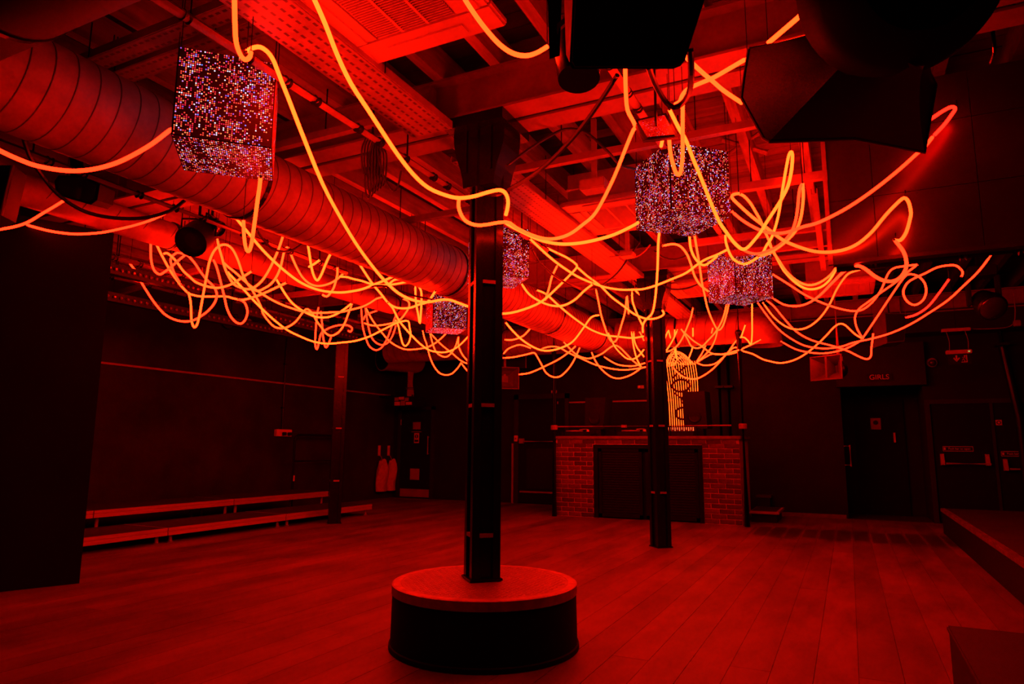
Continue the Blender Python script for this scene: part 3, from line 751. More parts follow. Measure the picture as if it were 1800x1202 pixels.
rl = thing('counter_rail', 'thin horizontal rail above the brick booth counter', 'rail', (-3.0, 10.72, 1.46))
obj('rod', cyl((-4.41, 10.68, 1.475), (-1.57, 10.68, 1.475), 0.012, 10), steel_beam, rl)
for x in (-4.3, -3.4, -2.5, -1.62): obj('stanchion', cyl((x, 10.75, 1.315), (x, 10.69, 1.475), 0.009, 8), black_paint, rl)
obj('joint_clip', bbox(-3.28, -3.2, 10.655, 10.705, 1.455, 1.495), steel_beam, rl)
def monitor(x0, x1, z0, z1, y, label, lean):
    t = thing('booth_monitor', label, 'loudspeaker', ((x0+x1)/2, y, z0), 'booth monitors')
    secs = [[Vector((x0+i, y, z0+i)), Vector((x1-i, y, z0+i)), Vector((x1+lean-i, y-0.03, z1-i)), Vector((x0+lean*0.4+i, y-0.03, z1-i))] for i in (0.0,)]
    f = secs[0]; obj('cabinet', loft(B(), [f, [p+Vector((0.03, 0.32, 0)) for p in f]]), black_matt, t)
    cx_ = (x0+x1)/2
    for z, r in ((z0+(z1-z0)*0.34, 0.115), (z0+(z1-z0)*0.74, 0.055)):
        obj('cone', lathe(B(), [(r, 0), (r-0.012, 0.012), (r*0.35, -0.02)], axis_matrix((cx_+lean*0.3, y-0.008, z), (0, -1, 0.08)), 20), black_matt, t)
    obj('stand', bbox(cx_-0.12, cx_+0.12, y+0.02, y+0.28, 1.322, z0), black_paint, t)
    return t
monitor(-4.17, -3.83, 1.45, 2.0, 11.38, 'black monitor speaker on the left end of the booth, behind the counter', 0.06)
monitor(-2.43, -2.05, 1.45, 2.06, 11.38, 'black monitor speaker in front of the hanging neon letters', -0.02)
mx_ = thing('dj_mixer', 'DJ mixer with rows of tiny lit level lights on the booth counter', 'mixer', (-2.5, 11.0, 1.32))
obj('body', rbox(-2.72, -2.18, 10.9, 11.2, 1.322, 1.40, 0.008), black_matt, mx_)
led_on = glow('level_light', (1.0, 0.12, 0.03), 2.2)
lm = bpy.data.meshes.new('level_light'); b3 = bbox(-0.008, 0.008, -0.003, 0.003, -0.006, 0.006); b3.to_mesh(lm); b3.free(); lm.materials.append(led_on)
face = obj('meter_bridge', bbox(-2.72, -2.18, 11.12, 11.2, 1.40, 1.475), black_matt, mx_)
for i in range(14):
    for j in range(3):
        o = bpy.data.objects.new('level_light', lm); COL.objects.link(o); o.parent = face
        o.matrix_local = Matrix.Translation((-2.70+i*0.0365, 11.118, 1.415+j*0.021)); o.matrix_parent_inverse = world_of(face).inverted()
for i in range(7): obj('knob', lathe(B(), [(0.014, 0), (0.012, 0.02)], Matrix.Translation((-2.68+i*0.075, 11.0, 1.40)), 10), steel_beam, mx_)
for x0, lb in ((-4.42, 'flat black record deck at the left end of the booth counter'), (-3.42, 'flat black record deck in the middle of the booth counter')):
    t = thing('record_deck', lb, 'turntable', (x0+0.2, 11.0, 1.32), 'record decks')
    obj('plinth', rbox(x0, x0+0.42, 10.88, 11.22, 1.322, 1.40, 0.01), black_matt, t)
    obj('platter', lathe(B(), [(0.15, 0), (0.15, 0.02), (0.02, 0.022)], Matrix.Translation((x0+0.18, 11.05, 1.40)), 28), galv, t)
    obj('tone_arm', tube(B(), catmull([Vector((x0+0.38, 11.17, 1.44)), Vector((x0+0.37, 11.05, 1.44)), Vector((x0+0.3, 10.97, 1.43))]), 0.006, 6), alu, t)
    obj('arm_base', lathe(B(), [(0.03, 0), (0.025, 0.04)], Matrix.Translation((x0+0.38, 11.17, 1.40)), 12), alu, t)

# ------------------------------------------------------------------ hanging neon sign in the booth
sg = thing('neon_sign', 'hanging sign of glowing neon strands with four dark letters above the booth counter', 'neon sign', (-2.5, 11.85, 2.7))
sign_y = glow('sign_amber', (1.0, 0.045, 0.003), 9.0); sign_o = glow('sign_orange', (1.0, 0.03, 0.003), 9.0)
for i in range(14):
    u = i/13
    xb, xt = -2.755+u*0.50, -2.83+u*0.53
    pts = [Vector((xt, 11.8, 2.62)), Vector((xt+0.01, 11.8, 2.55)), Vector((xt+0.035, 11.8, 2.3)), Vector((xb-0.01, 11.8, 1.95)), Vector((xb, 11.8, 1.5))]
    obj('neon_strand', tube(B(), catmull(pts, 5), 0.006, 6), sign_y, sg, True)
for i in range(11):
    u = i/10; x0 = -2.86+u*0.2; x1 = -2.52+u*0.24; tp = 2.66+0.12*math.sin(u*PI)
    pts = [Vector((x0, 11.79+0.02*(i % 3), 2.55)), Vector((x0+0.08, 11.78, tp-0.05*(i % 2))), Vector(((x0+x1)/2, 11.77, tp+0.02)), Vector((x1-0.06, 11.78, tp-0.07)), Vector((x1, 11.8, 2.56))]
    obj('top_loop', tube(B(), catmull(pts, 5), 0.0065, 6), sign_o, sg, True)
obj('back_frame', bbox(-2.9, -2.2, 11.86, 11.88, 2.6, 2.64), black_paint, sg)
for x in (-2.85, -2.25): obj('hanger_rod', cyl((x, 11.87, 2.64), (x, 11.87, 3.556), 0.006, 6), black_paint, sg)
def letter(kind, cx_, cz, wd, hg):
    r = 0.021; y = 11.77; bm = B()
    if kind == 'O':
        pts = [Vector((cx_+wd/2*math.cos(a), y, cz+hg/2*math.sin(a))) for a in [2*PI*k/24 for k in range(25)]]; tube(bm, pts, r, 6)
    elif kind == 'X':
        tube(bm, [(cx_-wd/2, y, cz-hg/2), (cx_+wd/2, y, cz+hg/2)], r, 6); tube(bm, [(cx_-wd/2, y, cz+hg/2), (cx_+wd/2, y, cz-hg/2)], r, 6)
    else:
        tube(bm, [(cx_, y, cz-hg/2), (cx_, y, cz)], r, 6); tube(bm, [(cx_, y, cz), (cx_+wd/2, y, cz+hg/2)], r, 6); tube(bm, [(cx_, y, cz), (cx_-wd/2, y, cz+hg/2)], r, 6)
    obj('letter', bm, dark_letter, sg)
letter('X', -2.56, 2.44, 0.24, 0.2); letter('O', -2.54, 2.20, 0.3, 0.21); letter('Y', -2.54, 1.98, 0.24, 0.19); letter('O', -2.52, 1.72, 0.26, 0.2)

# pipes behind the booth
for x, lb in ((-2.02, 'dark downpipe behind the booth, left of a pair'), (-1.86, 'dark downpipe behind the booth, right of a pair')):
    t = thing('downpipe', lb, 'pipe', (x, 12.55, 0), 'downpipes behind the booth')
    obj('pipe', cyl((x, 12.55, 0), (x, 12.55, 3.3), 0.055, 14), black_paint, t, True)
    obj('pipe_clip', bbox(x-0.075, x+0.075, 12.47, 12.7, 2.2, 2.24), black_matt, t)
t = thing('downpipe', 'dark pipe on the back wall at the far right edge', 'pipe', (2.3, 12.55, 0), 'downpipes at right')
obj('pipe', tube(B(), [(2.2, 12.55, 3.0), (2.22, 12.55, 2.7), (2.34, 12.55, 1.6), (2.34, 12.55, 0)], 0.06, 14), black_paint, t, True)
obj('pipe_clip', bbox(2.13, 2.3, 12.47, 12.7, 2.72, 2.76), black_matt, t)
tn = thing('wall_strip_light', 'thin pale strip fixed along the back wall behind the booth', 'wall strip', (-4.3, 12.66, 2.0))
obj('strip', bbox(-5.2, -2.9, 12.66, 12.7, 2.0, 2.03), steel_beam, tn); obj('end_clip', bbox(-5.22, -5.2, 12.65, 12.7, 1.99, 2.04), steel_beam, tn)
for x, z, lb in ((-5.3, 2.24, 'small pale socket high on the back wall at the left of the booth'), (-3.5, 2.28, 'small twin socket on the back wall above the booth')):
    t = thing('wall_socket', lb, 'socket', (x, 12.66, z), 'back wall sockets')
    obj('plate', rbox(x-0.06, x+0.06, 12.66, 12.7, z-0.03, z+0.03, 0.006), white_dim, t); obj('plug', bbox(x-0.04, x+0.0, 12.63, 12.66, z-0.018, z+0.018), cream, t)

# ------------------------------------------------------------------ doors on the back wall
def leaf(name, x0, x1, z1, y=YB, t_=0.045, m=black_dull):
    d = struct(obj(name, rbox(x0, x1, y-t_, y, 0.015, z1, 0.004), m)); return d
d1 = leaf('door_1', -9.02, -8.22, 1.93)
bm = B(); box(bm, -9.10, -9.02, YB-0.06, YB, 0, 2.0); box(bm, -8.22, -8.14, YB-0.06, YB, 0, 2.0); box(bm, -9.10, -8.14, YB-0.06, YB, 1.93, 2.0)
struct(obj('trim_4', bm, black_wood))
obj('kick_plate', bbox(-9.0, -8.24, YB-0.049, YB-0.045, 0.03, 0.2), steel_beam, d1)
obj('vision_panel', bbox(-8.7, -8.5, YB-0.05, YB-0.045, 1.5, 1.66), steel_beam, d1)
obj('panel_sill', bbox(-8.73, -8.47, YB-0.055, YB-0.045, 1.44, 1.455), steel_beam, d1)
s1 = obj('notice', bbox(-8.66, -8.53, YB-0.05, YB-0.045, 1.2, 1.42), cream, d1)
obj('pictogram', lathe(B(), [(0.045, 0), (0.045, 0.003)], axis_matrix((-8.595, YB-0.05, 1.345), (0, -1, 0)), 20), black_matt, s1)
obj('pictogram_bar', bbox(-8.605, -8.585, YB-0.0555, YB-0.053, 1.315, 1.375), cream, s1)
obj('notice_text', bbox(-8.645, -8.545, YB-0.052, YB-0.05, 1.225, 1.27), black_matt, s1)
obj('louvre_vent', bbox(-8.74, -8.5, YB-0.052, YB-0.045, 0.4, 0.64), white_dim, d1)
for k in range(7): obj('vent_slat', bbox(-8.73, -8.51, YB-0.057, YB-0.052, 0.42+k*0.03, 0.435+k*0.03), white_dim, d1)
obj('pull_handle', cyl((-8.27, YB-0.09, 0.95), (-8.27, YB-0.09, 1.35), 0.012, 8), steel_beam, d1)
for z in (0.97, 1.33): obj('handle_stub', cyl((-8.27, YB-0.09, z), (-8.27, YB-0.045, z), 0.009, 8), steel_beam, d1)
obj('hinge', cyl((-9.02, YB-0.055, 1.6), (-9.02, YB-0.055, 1.72), 0.014, 8), steel_beam, d1)

d2 = leaf('door_2', -6.08, -5.05, 2.1)
bm = B(); box(bm, -6.18, -6.08, YB-0.07, YB, 0, 2.2); box(bm, -5.05, -4.97, YB-0.07, YB, 0, 2.2); box(bm, -6.18, -4.97, YB-0.07, YB, 2.1, 2.2)
struct(obj('trim_5', bm, black_wood))
struct(obj('trim_7', bbox(-6.22, -6.185, YB-0.09, YB, 0, 1.2), steel_beam))  # pale strip added as the lit edge of the left jamb
pb = obj('push_bar', cyl((-5.95, YB-0.11, 1.24), (-5.12, YB-0.11, 1.24), 0.016, 10), steel_beam, d2)
obj('push_bar_box', bbox(-6.04, -5.95, YB-0.12, YB-0.045, 1.2, 1.3), steel_beam, d2)
obj('lower_panel', rbox(-5.9, -5.1, YB-0.055, YB-0.045, 0.3, 1.1, 0.003), black_matt, d2)
obj('kick_plate', bbox(-6.05, -5.08, YB-0.06, YB-0.045, 0.22, 0.25), steel_beam, d2)
t = thing('door_release', 'small pale release box beside the door left of the booth', 'switch', (-6.2, YB, 1.3))
obj('box', rbox(-6.16, -6.08, YB-0.11, YB-0.07, 1.24, 1.36, 0.006), cream, t); obj('button', lathe(B(), [(0.02, 0), (0.018, 0.012)], axis_matrix((-6.12, YB-0.11, 1.3), (0, -1, 0)), 12), steel_beam, t)

# passage with the toilet door inside
d3 = struct(obj('door_3', rbox(0.12, 0.9, YB+1.04, YB+1.09, 0.0, 2.0, 0.004), black_dull))
obj('notice', bbox(0.38, 0.54, YB+1.035, YB+1.04, 1.48, 1.68), steel_beam, d3)
obj('pictogram', lathe(B(), [(0.04, 0), (0.04, 0.003)], axis_matrix((0.46, YB+1.035, 1.6), (0, -1, 0)), 18), black_matt, d3)
obj('lever_handle', bbox(0.72, 0.75, YB+0.99, YB+1.04, 1.25, 1.42), alu, d3)
obj('pull_handle', cyl((0.02, YB-0.05, 0.85), (0.02, YB-0.05, 1.2), 0.012, 8), steel_beam, d3)
for z in (0.87, 1.18): obj('handle_stub', cyl((-0.07, YB-0.05, z), (0.02, YB-0.05, z), 0.008, 8), steel_beam, d3)
gs = thing('toilet_sign', 'sign reading GIRLS above the dark passage at right', 'sign', (0.5, YB-0.15, 2.29))
obj('board', bbox(0.33, 0.71, YB-0.155, YB-0.14, 2.235, 2.36), black_matt, gs)
text_mesh('lettering', 'GIRLS', 0.115, facing(0.52, YB-0.158, 2.298), sign_red, gs)

# double fire doors
bm = B(); box(bm, 1.13, 1.2, YB-0.07, YB, 0, 1.92); box(bm, 1.2, 2.74, YB-0.07, YB, 1.85, 1.92); box(bm, 1.99, 2.03, YB-0.062, YB-0.044, 0, 1.85)
struct(obj('trim_6', bm, black_wood))
def fire(name, x0, x1, zb, sgn):
    d = leaf(name, x0, x1, 1.85)
    b_ = obj('push_bar', cyl((x0+0.13, YB-0.12, zb), (x1-0.06, YB-0.12, zb), 0.017, 10), steel_beam, d)
    for xx in (x0+0.09, x1-0.09):
        obj('bar_arm', loft(B(), [[Vector((xx-0.028, YB-0.045, zb+0.15)), Vector((xx+0.028, YB-0.045, zb+0.15)), Vector((xx+0.028, YB-0.045, zb-0.03)), Vector((xx-0.028, YB-0.045, zb-0.03))], [Vector((xx-0.024, YB-0.08, zb+0.14)), Vector((xx+0.024, YB-0.08, zb+0.14)), Vector((xx+0.024, YB-0.135, zb-0.02)), Vector((xx-0.024, YB-0.135, zb-0.02))]]), white_dim, d)
    cx_ = x0+(0.31 if sgn > 0 else 0.25)
    pl_ = obj('push_bar_sign', bbox(cx_-0.2, cx_+0.2, YB-0.049, YB-0.045, zb+0.19, zb+0.265), sign_red, d)
    obj('sign_field', bbox(cx_-0.195, cx_+0.195, YB-0.0505, YB-0.048, zb+0.197, zb+0.258), black_matt, pl_)
    text_mesh('lettering', 'Push bar to open', 0.042, facing(cx_+0.018, YB-0.053, zb+0.228), sign_red, pl_, 0.002)
    obj('sign_icon', bbox(cx_-0.188, cx_-0.162, YB-0.053, YB-0.05, zb+0.21, zb+0.245), sign_red, pl_)
    return d
d4 = fire('door_4', 1.22, 1.99, 0.92, 1); d5 = fire('door_5', 2.03, 2.74, 0.85, -1)
nb = thing('fire_door_disc', 'small square notice with a dark disc on the right fire door', 'sign', (2.09, YB-0.05, 1.55))
obj('plate', bbox(2.05, 2.13, YB-0.05, YB-0.046, 1.51, 1.59), sign_red, nb); obj('disc', lathe(B(), [(0.03, 0), (0.03, 0.003)], axis_matrix((2.09, YB-0.05, 1.55), (0, -1, 0)), 18), black_matt, nb); obj('disc_centre', lathe(B(), [(0.017, 0), (0.017, 0.002)], axis_matrix((2.09, YB-0.0535, 1.55), (0, -1, 0)), 14), sign_red, nb)

# ------------------------------------------------------------------ exit sign, camera, fan
ex = thing('exit_sign', 'hanging exit sign with a running figure and down arrow at right', 'exit sign', (1.5, 11.5, 2.4))
obj('ceiling_bracket', rbox(1.32, 1.68, 11.47, 11.53, 2.83, 2.875, 0.006), white_plastic, ex)
obj('housing', rbox(1.35, 1.67, 11.46, 11.54, 2.50, 2.555, 0.008), white_plastic, ex)
obj('panel', bbox(1.37, 1.65, 11.495, 11.503, 2.35, 2.5), black_matt, ex)
obj('indicator_lamp', bbox(1.62, 1.64, 11.452, 11.46, 2.52, 2.535), glow('pilot_green', (0.25, 0.7, 0.15), 0.7), ex)
for x in (1.4, 1.63): obj('hanging_wire', tube(B(), catmull([Vector((x-0.02, 11.5, 2.83)), Vector((x+0.005, 11.5, 2.7)), Vector((x, 11.5, 2.555))]), 0.004, 6), white_dim, ex)
obj('ceiling_rod', cyl((1.5, 11.5, 2.875), (1.5, 11.5, 3.556), 0.008, 8), black_paint, ex)
bm = B(); box(bm, 1.465, 1.485, 11.488, 11.494, 2.42, 2.48)
for a in (-1, 1): loft(bm, [[Vector((1.475+a*0.042, y, 2.437)), Vector((1.475+a*0.03, y, 2.45)), Vector((1.475-a*0.004, y, 2.402)), Vector((1.475, y, 2.385))] for y in (11.488, 11.494)])
obj('arrow', bm, sign_red, ex)
bm = B(); box(bm, 1.53, 1.605, 11.488, 11.494, 2.375, 2.385); box(bm, 1.592, 1.605, 11.488, 11.494, 2.385, 2.48)
lathe(bm, [(0.012, 0), (0.012, 0.005)], axis_matrix((1.575, 11.494, 2.467), (0, -1, 0)), 10)
for a, b2 in (((1.573, 2.452), (1.555, 2.42)), ((1.555, 2.42), (1.575, 2.40)), ((1.575, 2.40), (1.57, 2.385)), ((1.555, 2.42), (1.54, 2.40)), ((1.57, 2.447), (1.588, 2.432)), ((1.57, 2.447), (1.545, 2.447))): tube(bm, [(a[0], 11.491, a[1]), (b2[0], 11.491, b2[1])], 0.007, 6)
obj('running_figure', bm, sign_red, ex)
dc_ = thing('dome_camera', 'small dome security camera right of the GIRLS header', 'camera', (1.3, YB, 2.55))
obj('housing', lathe(B(), [(0.075, 0), (0.075, 0.04), (0.06, 0.06)], axis_matrix((1.29, YB, 2.52), (0, -1, -0.1)), 20), white_dim, dc_)
obj('dome', lathe(B(), [(0.055, 0), (0.05, 0.03), (0.03, 0.052), (0.005, 0.058)], axis_matrix((1.29, YB-0.058, 2.512), (0, -1, -0.5)), 20), glass_dark, dc_, True)
fn = thing('moving_head_light', 'dark round moving light under the ceiling at far right', 'stage light', (1.6, 9.6, 2.9))
obj('base', rbox(1.42, 1.72, 9.5, 9.8, 3.2, 3.32, 0.015), black_matt, fn)
for x in (1.40, 1.70): obj('yoke_arm', rbox(x, x+0.045, 9.58, 9.72, 2.86, 3.22, 0.012), black_matt, fn)
obj('head', lathe(B(), [(0.06, -0.22), (0.12, -0.16), (0.155, 0.0), (0.16, 0.12), (0.145, 0.14)], axis_matrix((1.60, 9.6, 2.86), (0.2, -0.75, -0.5)), 28), black_paint, fn, True)
obj('lens', lathe(B(), [(0.14, 0), (0.12, 0.02), (0.03, 0.035)], axis_matrix(Vector((1.60, 9.6, 2.86))+Vector((0.2, -0.75, -0.5)).normalized()*0.14, (0.2, -0.75, -0.5)), 28), glass_dark, fn, True)
obj('clamp', bbox(1.53, 1.61, 9.6, 9.7, 3.32, 3.556), black_paint, fn)
cw = thing('wall_cable', 'thin pale cable looping from the exit sign bracket to the right wall', 'cable', (1.7, 11.5, 2.85))
obj('cable', tube(B(), catmull([Vector((1.68, 11.5, 2.855)), Vector((1.9, 11.5, 2.84)), Vector((2.15, 11.5, 2.86)), Vector((2.2, 11.4, 3.0)), Vector((2.21, 11.4, 3.3))]), 0.007, 6), steel_beam, cw)
obj('junction', rbox(2.17, 2.25, 11.36, 11.44, 2.84, 2.92, 0.008), steel_beam, cw)

# ------------------------------------------------------------------ small loudspeakers in the room
horn_grey = mat('grey_horn_plastic', (0.09, 0.055, 0.05), 0.5)
t = thing('pole_horn', 'square horn loudspeaker hanging on a pole above the GIRLS door', 'loudspeaker', (-0.1, 10.0, 2.2), 'small loudspeakers')
obj('pole', cyl((-0.05, 10.17, 2.25), (-0.05, 10.17, 3.6), 0.028, 12), steel_beam, t)
d = Vector((-0.5, -0.86, 0.03)).normalized(); s_ = Vector((0, 0, 1)).cross(d).normalized(); u_ = d.cross(s_)
hc = Vector((-0.16, 9.92, 2.2))
def sq(c, a, b2): return [c+s_*a+u_*b2, c-s_*a+u_*b2, c-s_*a-u_*b2, c+s_*a-u_*b2]
obj('horn', loft(B(), [sq(hc-d*0.16, 0.06, 0.06), sq(hc-d*0.08, 0.09, 0.075), sq(hc+d*0.02, 0.16, 0.115), sq(hc+d*0.08, 0.215, 0.155), sq(hc+d*0.085, 0.225, 0.165), sq(hc+d*0.095, 0.225, 0.165), sq(hc+d*0.095, 0.21, 0.15), sq(hc+d*0.02, 0.145, 0.1), sq(hc-d*0.06, 0.08, 0.06), sq(hc-d*0.1, 0.05, 0.05)], True), horn_grey, t)
obj('phase_plug', loft(B(), [sq(hc-d*0.1, 0.02, 0.05), sq(hc+d*0.09, 0.014, 0.15)]), horn_grey, t)
obj('driver', lathe(B(), [(0.09, 0), (0.11, 0.02), (0.11, 0.1), (0.07, 0.13)], axis_matrix(hc-d*0.15, -d), 20), black_paint, t, True)
obj('bracket', bbox(-0.1, 0.0, 9.98, 10.2, 2.3, 2.36), steel_beam, t)
t = thing('pole_horn', 'small square horn loudspeaker showing right of the central column', 'loudspeaker', (-5.55, 11.0, 2.3), 'small loudspeakers')
d = Vector((0.55, -0.84, -0.02)).normalized(); s_ = Vector((0, 0, 1)).cross(d).normalized(); u_ = d.cross(s_); hc = Vector((-5.56, 11.0, 2.37))
obj('horn', loft(B(), [sq(hc-d*0.16, 0.08, 0.08), sq(hc-d*0.04, 0.17, 0.16), sq(hc+d*0.1, 0.24, 0.2), sq(hc+d*0.11, 0.24, 0.2), sq(hc+d*0.11, 0.225, 0.185), sq(hc-d*0.02, 0.15, 0.14), sq(hc-d*0.1, 0.06, 0.06)]), horn_grey, t)
obj('pole', cyl(hc-d*0.1+Vector((0, 0, 0.05)), (hc.x-d.x*0.1, hc.y-d.y*0.1, 3.556), 0.03, 10), steel_beam, t)
obj('driver', lathe(B(), [(0.09, 0), (0.1, 0.08), (0.06, 0.12)], axis_matrix(hc-d*0.15, -d), 18), black_paint, t)
t = thing('wedge_loudspeaker', 'dark wedge loudspeaker hanging behind the neon loops at right', 'loudspeaker', (0.65, 10.5, 2.75), 'small loudspeakers')
f = [Vector((0.56, 10.45, 2.99)), Vector((0.83, 10.5, 2.97)), Vector((0.77, 10.5, 2.59)), Vector((0.56, 10.45, 2.57))]
bq = [Vector((0.43, 10.75, 3.05)), Vector((0.72, 10.85, 3.02)), Vector((0.68, 10.85, 2.57)), Vector((0.40, 10.75, 2.55))]
obj('cabinet', loft(B(), [f, bq]), mat('dark_cabinet_paint', (0.05, 0.03, 0.028), 0.6), t)
gg = [p+Vector((0, -0.008, 0))+(sum(f, Vector())/4-p)*0.06 for p in f]
obj('grille', loft(B(), [gg, [p+Vector((0, 0.008, 0)) for p in gg]]), black_matt, t)
obj('hanger_rod', cyl((0.62, 10.65, 3.0), (0.62, 10.65, 3.556), 0.012, 8), black_paint, t)
t = thing('hanging_amp_box', 'flat dark box with a bright edge right of the central column, above the small horn', 'box', (-5.65, 11.6, 2.8))
obj('case', rbox(-5.95, -5.42, 11.6, 11.85, 2.62, 2.94, 0.008), black_matt, t); obj('edge_trim', bbox(-5.96, -5.41, 11.585, 11.6, 2.94, 2.955), steel_beam, t)
obj('edge_trim', bbox(-5.43, -5.415, 11.585, 11.6, 2.62, 2.94), steel_beam, t)
for x in (-5.9, -5.47): obj('hanger_rod', cyl((x, 11.7, 2.93), (x, 11.7, 3.556), 0.008, 8), black_paint, t)

# ------------------------------------------------------------------ stage lights at left
def par(o, d, r, L, name, label, m=black_matt, hook=True):
    o, d = Vector(o), Vector(d).normalized(); t = thing(name, label, 'stage light', o, 'stage lights')
    obj('can', lathe(B(), [(r*0.55, -L*0.55), (r*0.85, -L*0.45), (r, -L*0.2), (r, L*0.5), (r*0.94, L*0.5), (r*0.9, L*0.3)], axis_matrix(o, d), 20), m, t, True)
    obj('lens', lathe(B(), [(r*0.9, 0), (r*0.5, 0.01), (r*0.1, 0.014)], axis_matrix(o+d*L*0.32, d), 20), lens_red if m is not black_matt else glass_dark, t)
    s = d.cross(Vector((0, 0, 1))).normalized()
    yk = [o+s*r*1.12, o+s*r*1.12+Vector((0, 0, r*1.2)), o-s*r*1.12+Vector((0, 0, r*1.2)), o-s*r*1.12]
    obj('yoke', tube(B(), yk, 0.010, 6), black_paint, t)
    if hook: obj('hook_clamp', cyl(o+Vector((0, 0, r*1.2)), (o.x, o.y, 3.765), 0.012, 8), black_paint, t)
    return t
par(P(348, 416, 5.9), (0.35, -0.7, -0.55), 0.135, 0.3, 'par_can', 'large black stage light hanging in front of the left ducts')
par(P(372, 396, 6.0), (0.8, 0.2, -0.4), 0.07, 0.2, 'par_can', 'small cluttered stage light above the large black one at left', black_paint)
par(P(405, 566, 9.3), (0.4, -0.8, -0.35), 0.085, 0.2, 'par_can', 'stage light with a reddish lens above the left wall, left of a pair', black_paint)
par(P(440, 567, 9.4), (0.4, -0.8, -0.35), 0.085, 0.2, 'par_can', 'stage light with a reddish lens above the left wall, right of a pair', black_paint)
t = thing('flood_light', 'black six-sided flood light hanging under the big duct at upper left', 'stage light', P(135, 335, 4.9), 'stage lights')
hexa = [(96, 318), (103, 308), (148, 308), (176, 324), (171, 352), (160, 360), (118, 348), (98, 340)]
f = [P(x, y, 4.95) for x, y in hexa]; cc = sum(f, Vector())/len(f)
obj('housing', loft(B(), [f, [cc+(p-cc)*0.9+FWD*0.22 for p in f]]), black_matt, t)
obj('lens', loft(B(), [[cc+(p-cc)*0.85-FWD*0.006 for p in f], [cc+(p-cc)*0.85 for p in f]]), glass_dark, t)
obj('bracket', loft(B(), [[P(x, y, 5.0) for x, y in ((122, 270), (147, 275), (146, 312), (124, 310))], [P(x, y, 5.03) for x, y in ((122, 270), (147, 275), (146, 312), (124, 310))]]), black_matt, t)
obj('hanger_rod', cyl(P(135, 290, 5.02), Vector((P(135, 290, 5.02).x, P(135, 290, 5.02).y, 3.765)), 0.012, 8), black_paint, t)
t = thing('edge_loudspeaker', 'slanted dark loudspeaker cut off by the left edge of the view', 'loudspeaker', P(0, 340, 4.6))
f = [P(x, y, 4.6) for x, y in ((-60, 292), (23, 290), (2, 378), (-60, 400))]
obj('cabinet', loft(B(), [f, [p+FWD*0.3-RIGHT*0.12 for p in f]]), black_wood, t)
obj('edge_strip', tube(B(), [P(23, 290, 4.59), P(2, 378, 4.59)], 0.012, 6), steel_beam, t)
q = P(-15, 290, 4.7); obj('hanger_rod', cyl(q, (q.x, q.y, 3.556), 0.012, 8), black_paint, t)

# ------------------------------------------------------------------ low stepped decks at left
def deck(x0, x1, y0, y1, z, label):
    t = thing('stage_deck', label, 'platform', ((x0+x1)/2, (y0+y1)/2, 0), 'low stage decks along the left wall')
    obj('top_board', bbox(x0, x1-0.025, y0+0.012, y1-0.012, z-0.03, z), deck_ply, t)
    bm = B()
    # extruded edge rail with a groove
    for a, b2 in ((z-0.085, z-0.048), (z-0.036, z)): box(bm, x1-0.028, x1, y0+0.006, y1-0.006, a, b2)
    box(bm, x1-0.028, x1-0.008, y0+0.006, y1-0.006, z-0.05, z-0.03)
    obj('edge_rail', bm, alu, t)
    obj('end_rail', bbox(x0, x1-0.03, y0+0.002, y0+0.012, z-0.085, z), alu, t); obj('end_rail', bbox(x0, x1-0.03, y1-0.012, y1-0.002, z-0.085, z), alu, t)
    for xx in (x0+0.06, x1-0.07):
        for yy in (y0+0.09, y1-0.09):
            lg = obj('leg', cyl((xx, yy, 0.006), (xx, yy, z-0.03), 0.022, 10), steel_beam, t); obj('foot', cyl((xx, yy, 0), (xx, yy, 0.012), 0.034, 10), white_dim, lg)
deck(-8.0, -7.2, 3.55, 5.53, 0.175, 'lower stage deck of the left steps, nearest, beside the partition')
deck(-8.0, -7.2, 5.53, 7.4, 0.175, 'lower stage deck of the left steps, middle section')
deck(-8.0, -7.2, 7.4, 9.35, 0.175, 'lower stage deck of the left steps, far section by the column')
deck(-8.85, -8.02, 3.1, 5.15, 0.365, 'upper stage deck of the left steps, nearest, beside the partition')
deck(-8.85, -8.02, 5.15, 7.2, 0.365, 'upper stage deck of the left steps, middle section')
deck(-8.85, -8.02, 7.2, 9.2, 0.365, 'upper stage deck of the left steps, far section by the column')
hr = thing('guard_rail', 'dark tubular guard rail against the left wall behind the decks', 'rail', (-9.0, 9.8, 0.37))
obj('frame', tube(B(), [(-9.0, 9.36, 0.0), (-9.0, 9.36, 1.24), (-9.0, 9.39, 1.3), (-9.0, 9.45, 1.325), (-9.0, 10.6, 1.325), (-9.0, 10.68, 1.3), (-9.0, 10.7, 1.24), (-9.0, 10.7, 0.0)], 0.022, 10), black_paint, hr)
obj('mid_rail', cyl((-9.0, 9.36, 0.85), (-9.0, 10.7, 0.85), 0.018, 10), black_paint, hr)
obj('reflective_tag', bbox(-8.98, -8.97, 9.345, 9.375, 0.5, 0.6), cream, hr)
so = thing('socket_box', 'red-lit twin socket box with two dark plugs on the left wall', 'socket', (-9.2, 9.28, 1.36))
obj('back_box', rbox(-9.25, -9.18, 9.09, 9.47, 1.295, 1.42, 0.008), cream, so)
for y in (9.25, 9.38): obj('plug', rbox(-9.18, -9.13, y-0.035, y+0.045, 1.31, 1.37, 0.008), black_matt, so)
cdt = thing('conduit', 'dark conduit running up the left wall from the socket box', 'pipe', (-9.23, 9.25, 1.42))
obj('pipe', cyl((-9.22, 9.25, 1.42), (-9.22, 9.25, 3.5), 0.012, 8), black_paint, cdt)
for z in (1.8, 2.6): obj('saddle', bbox(-9.25, -9.205, 9.22, 9.28, z, z+0.025), black_matt, cdt)
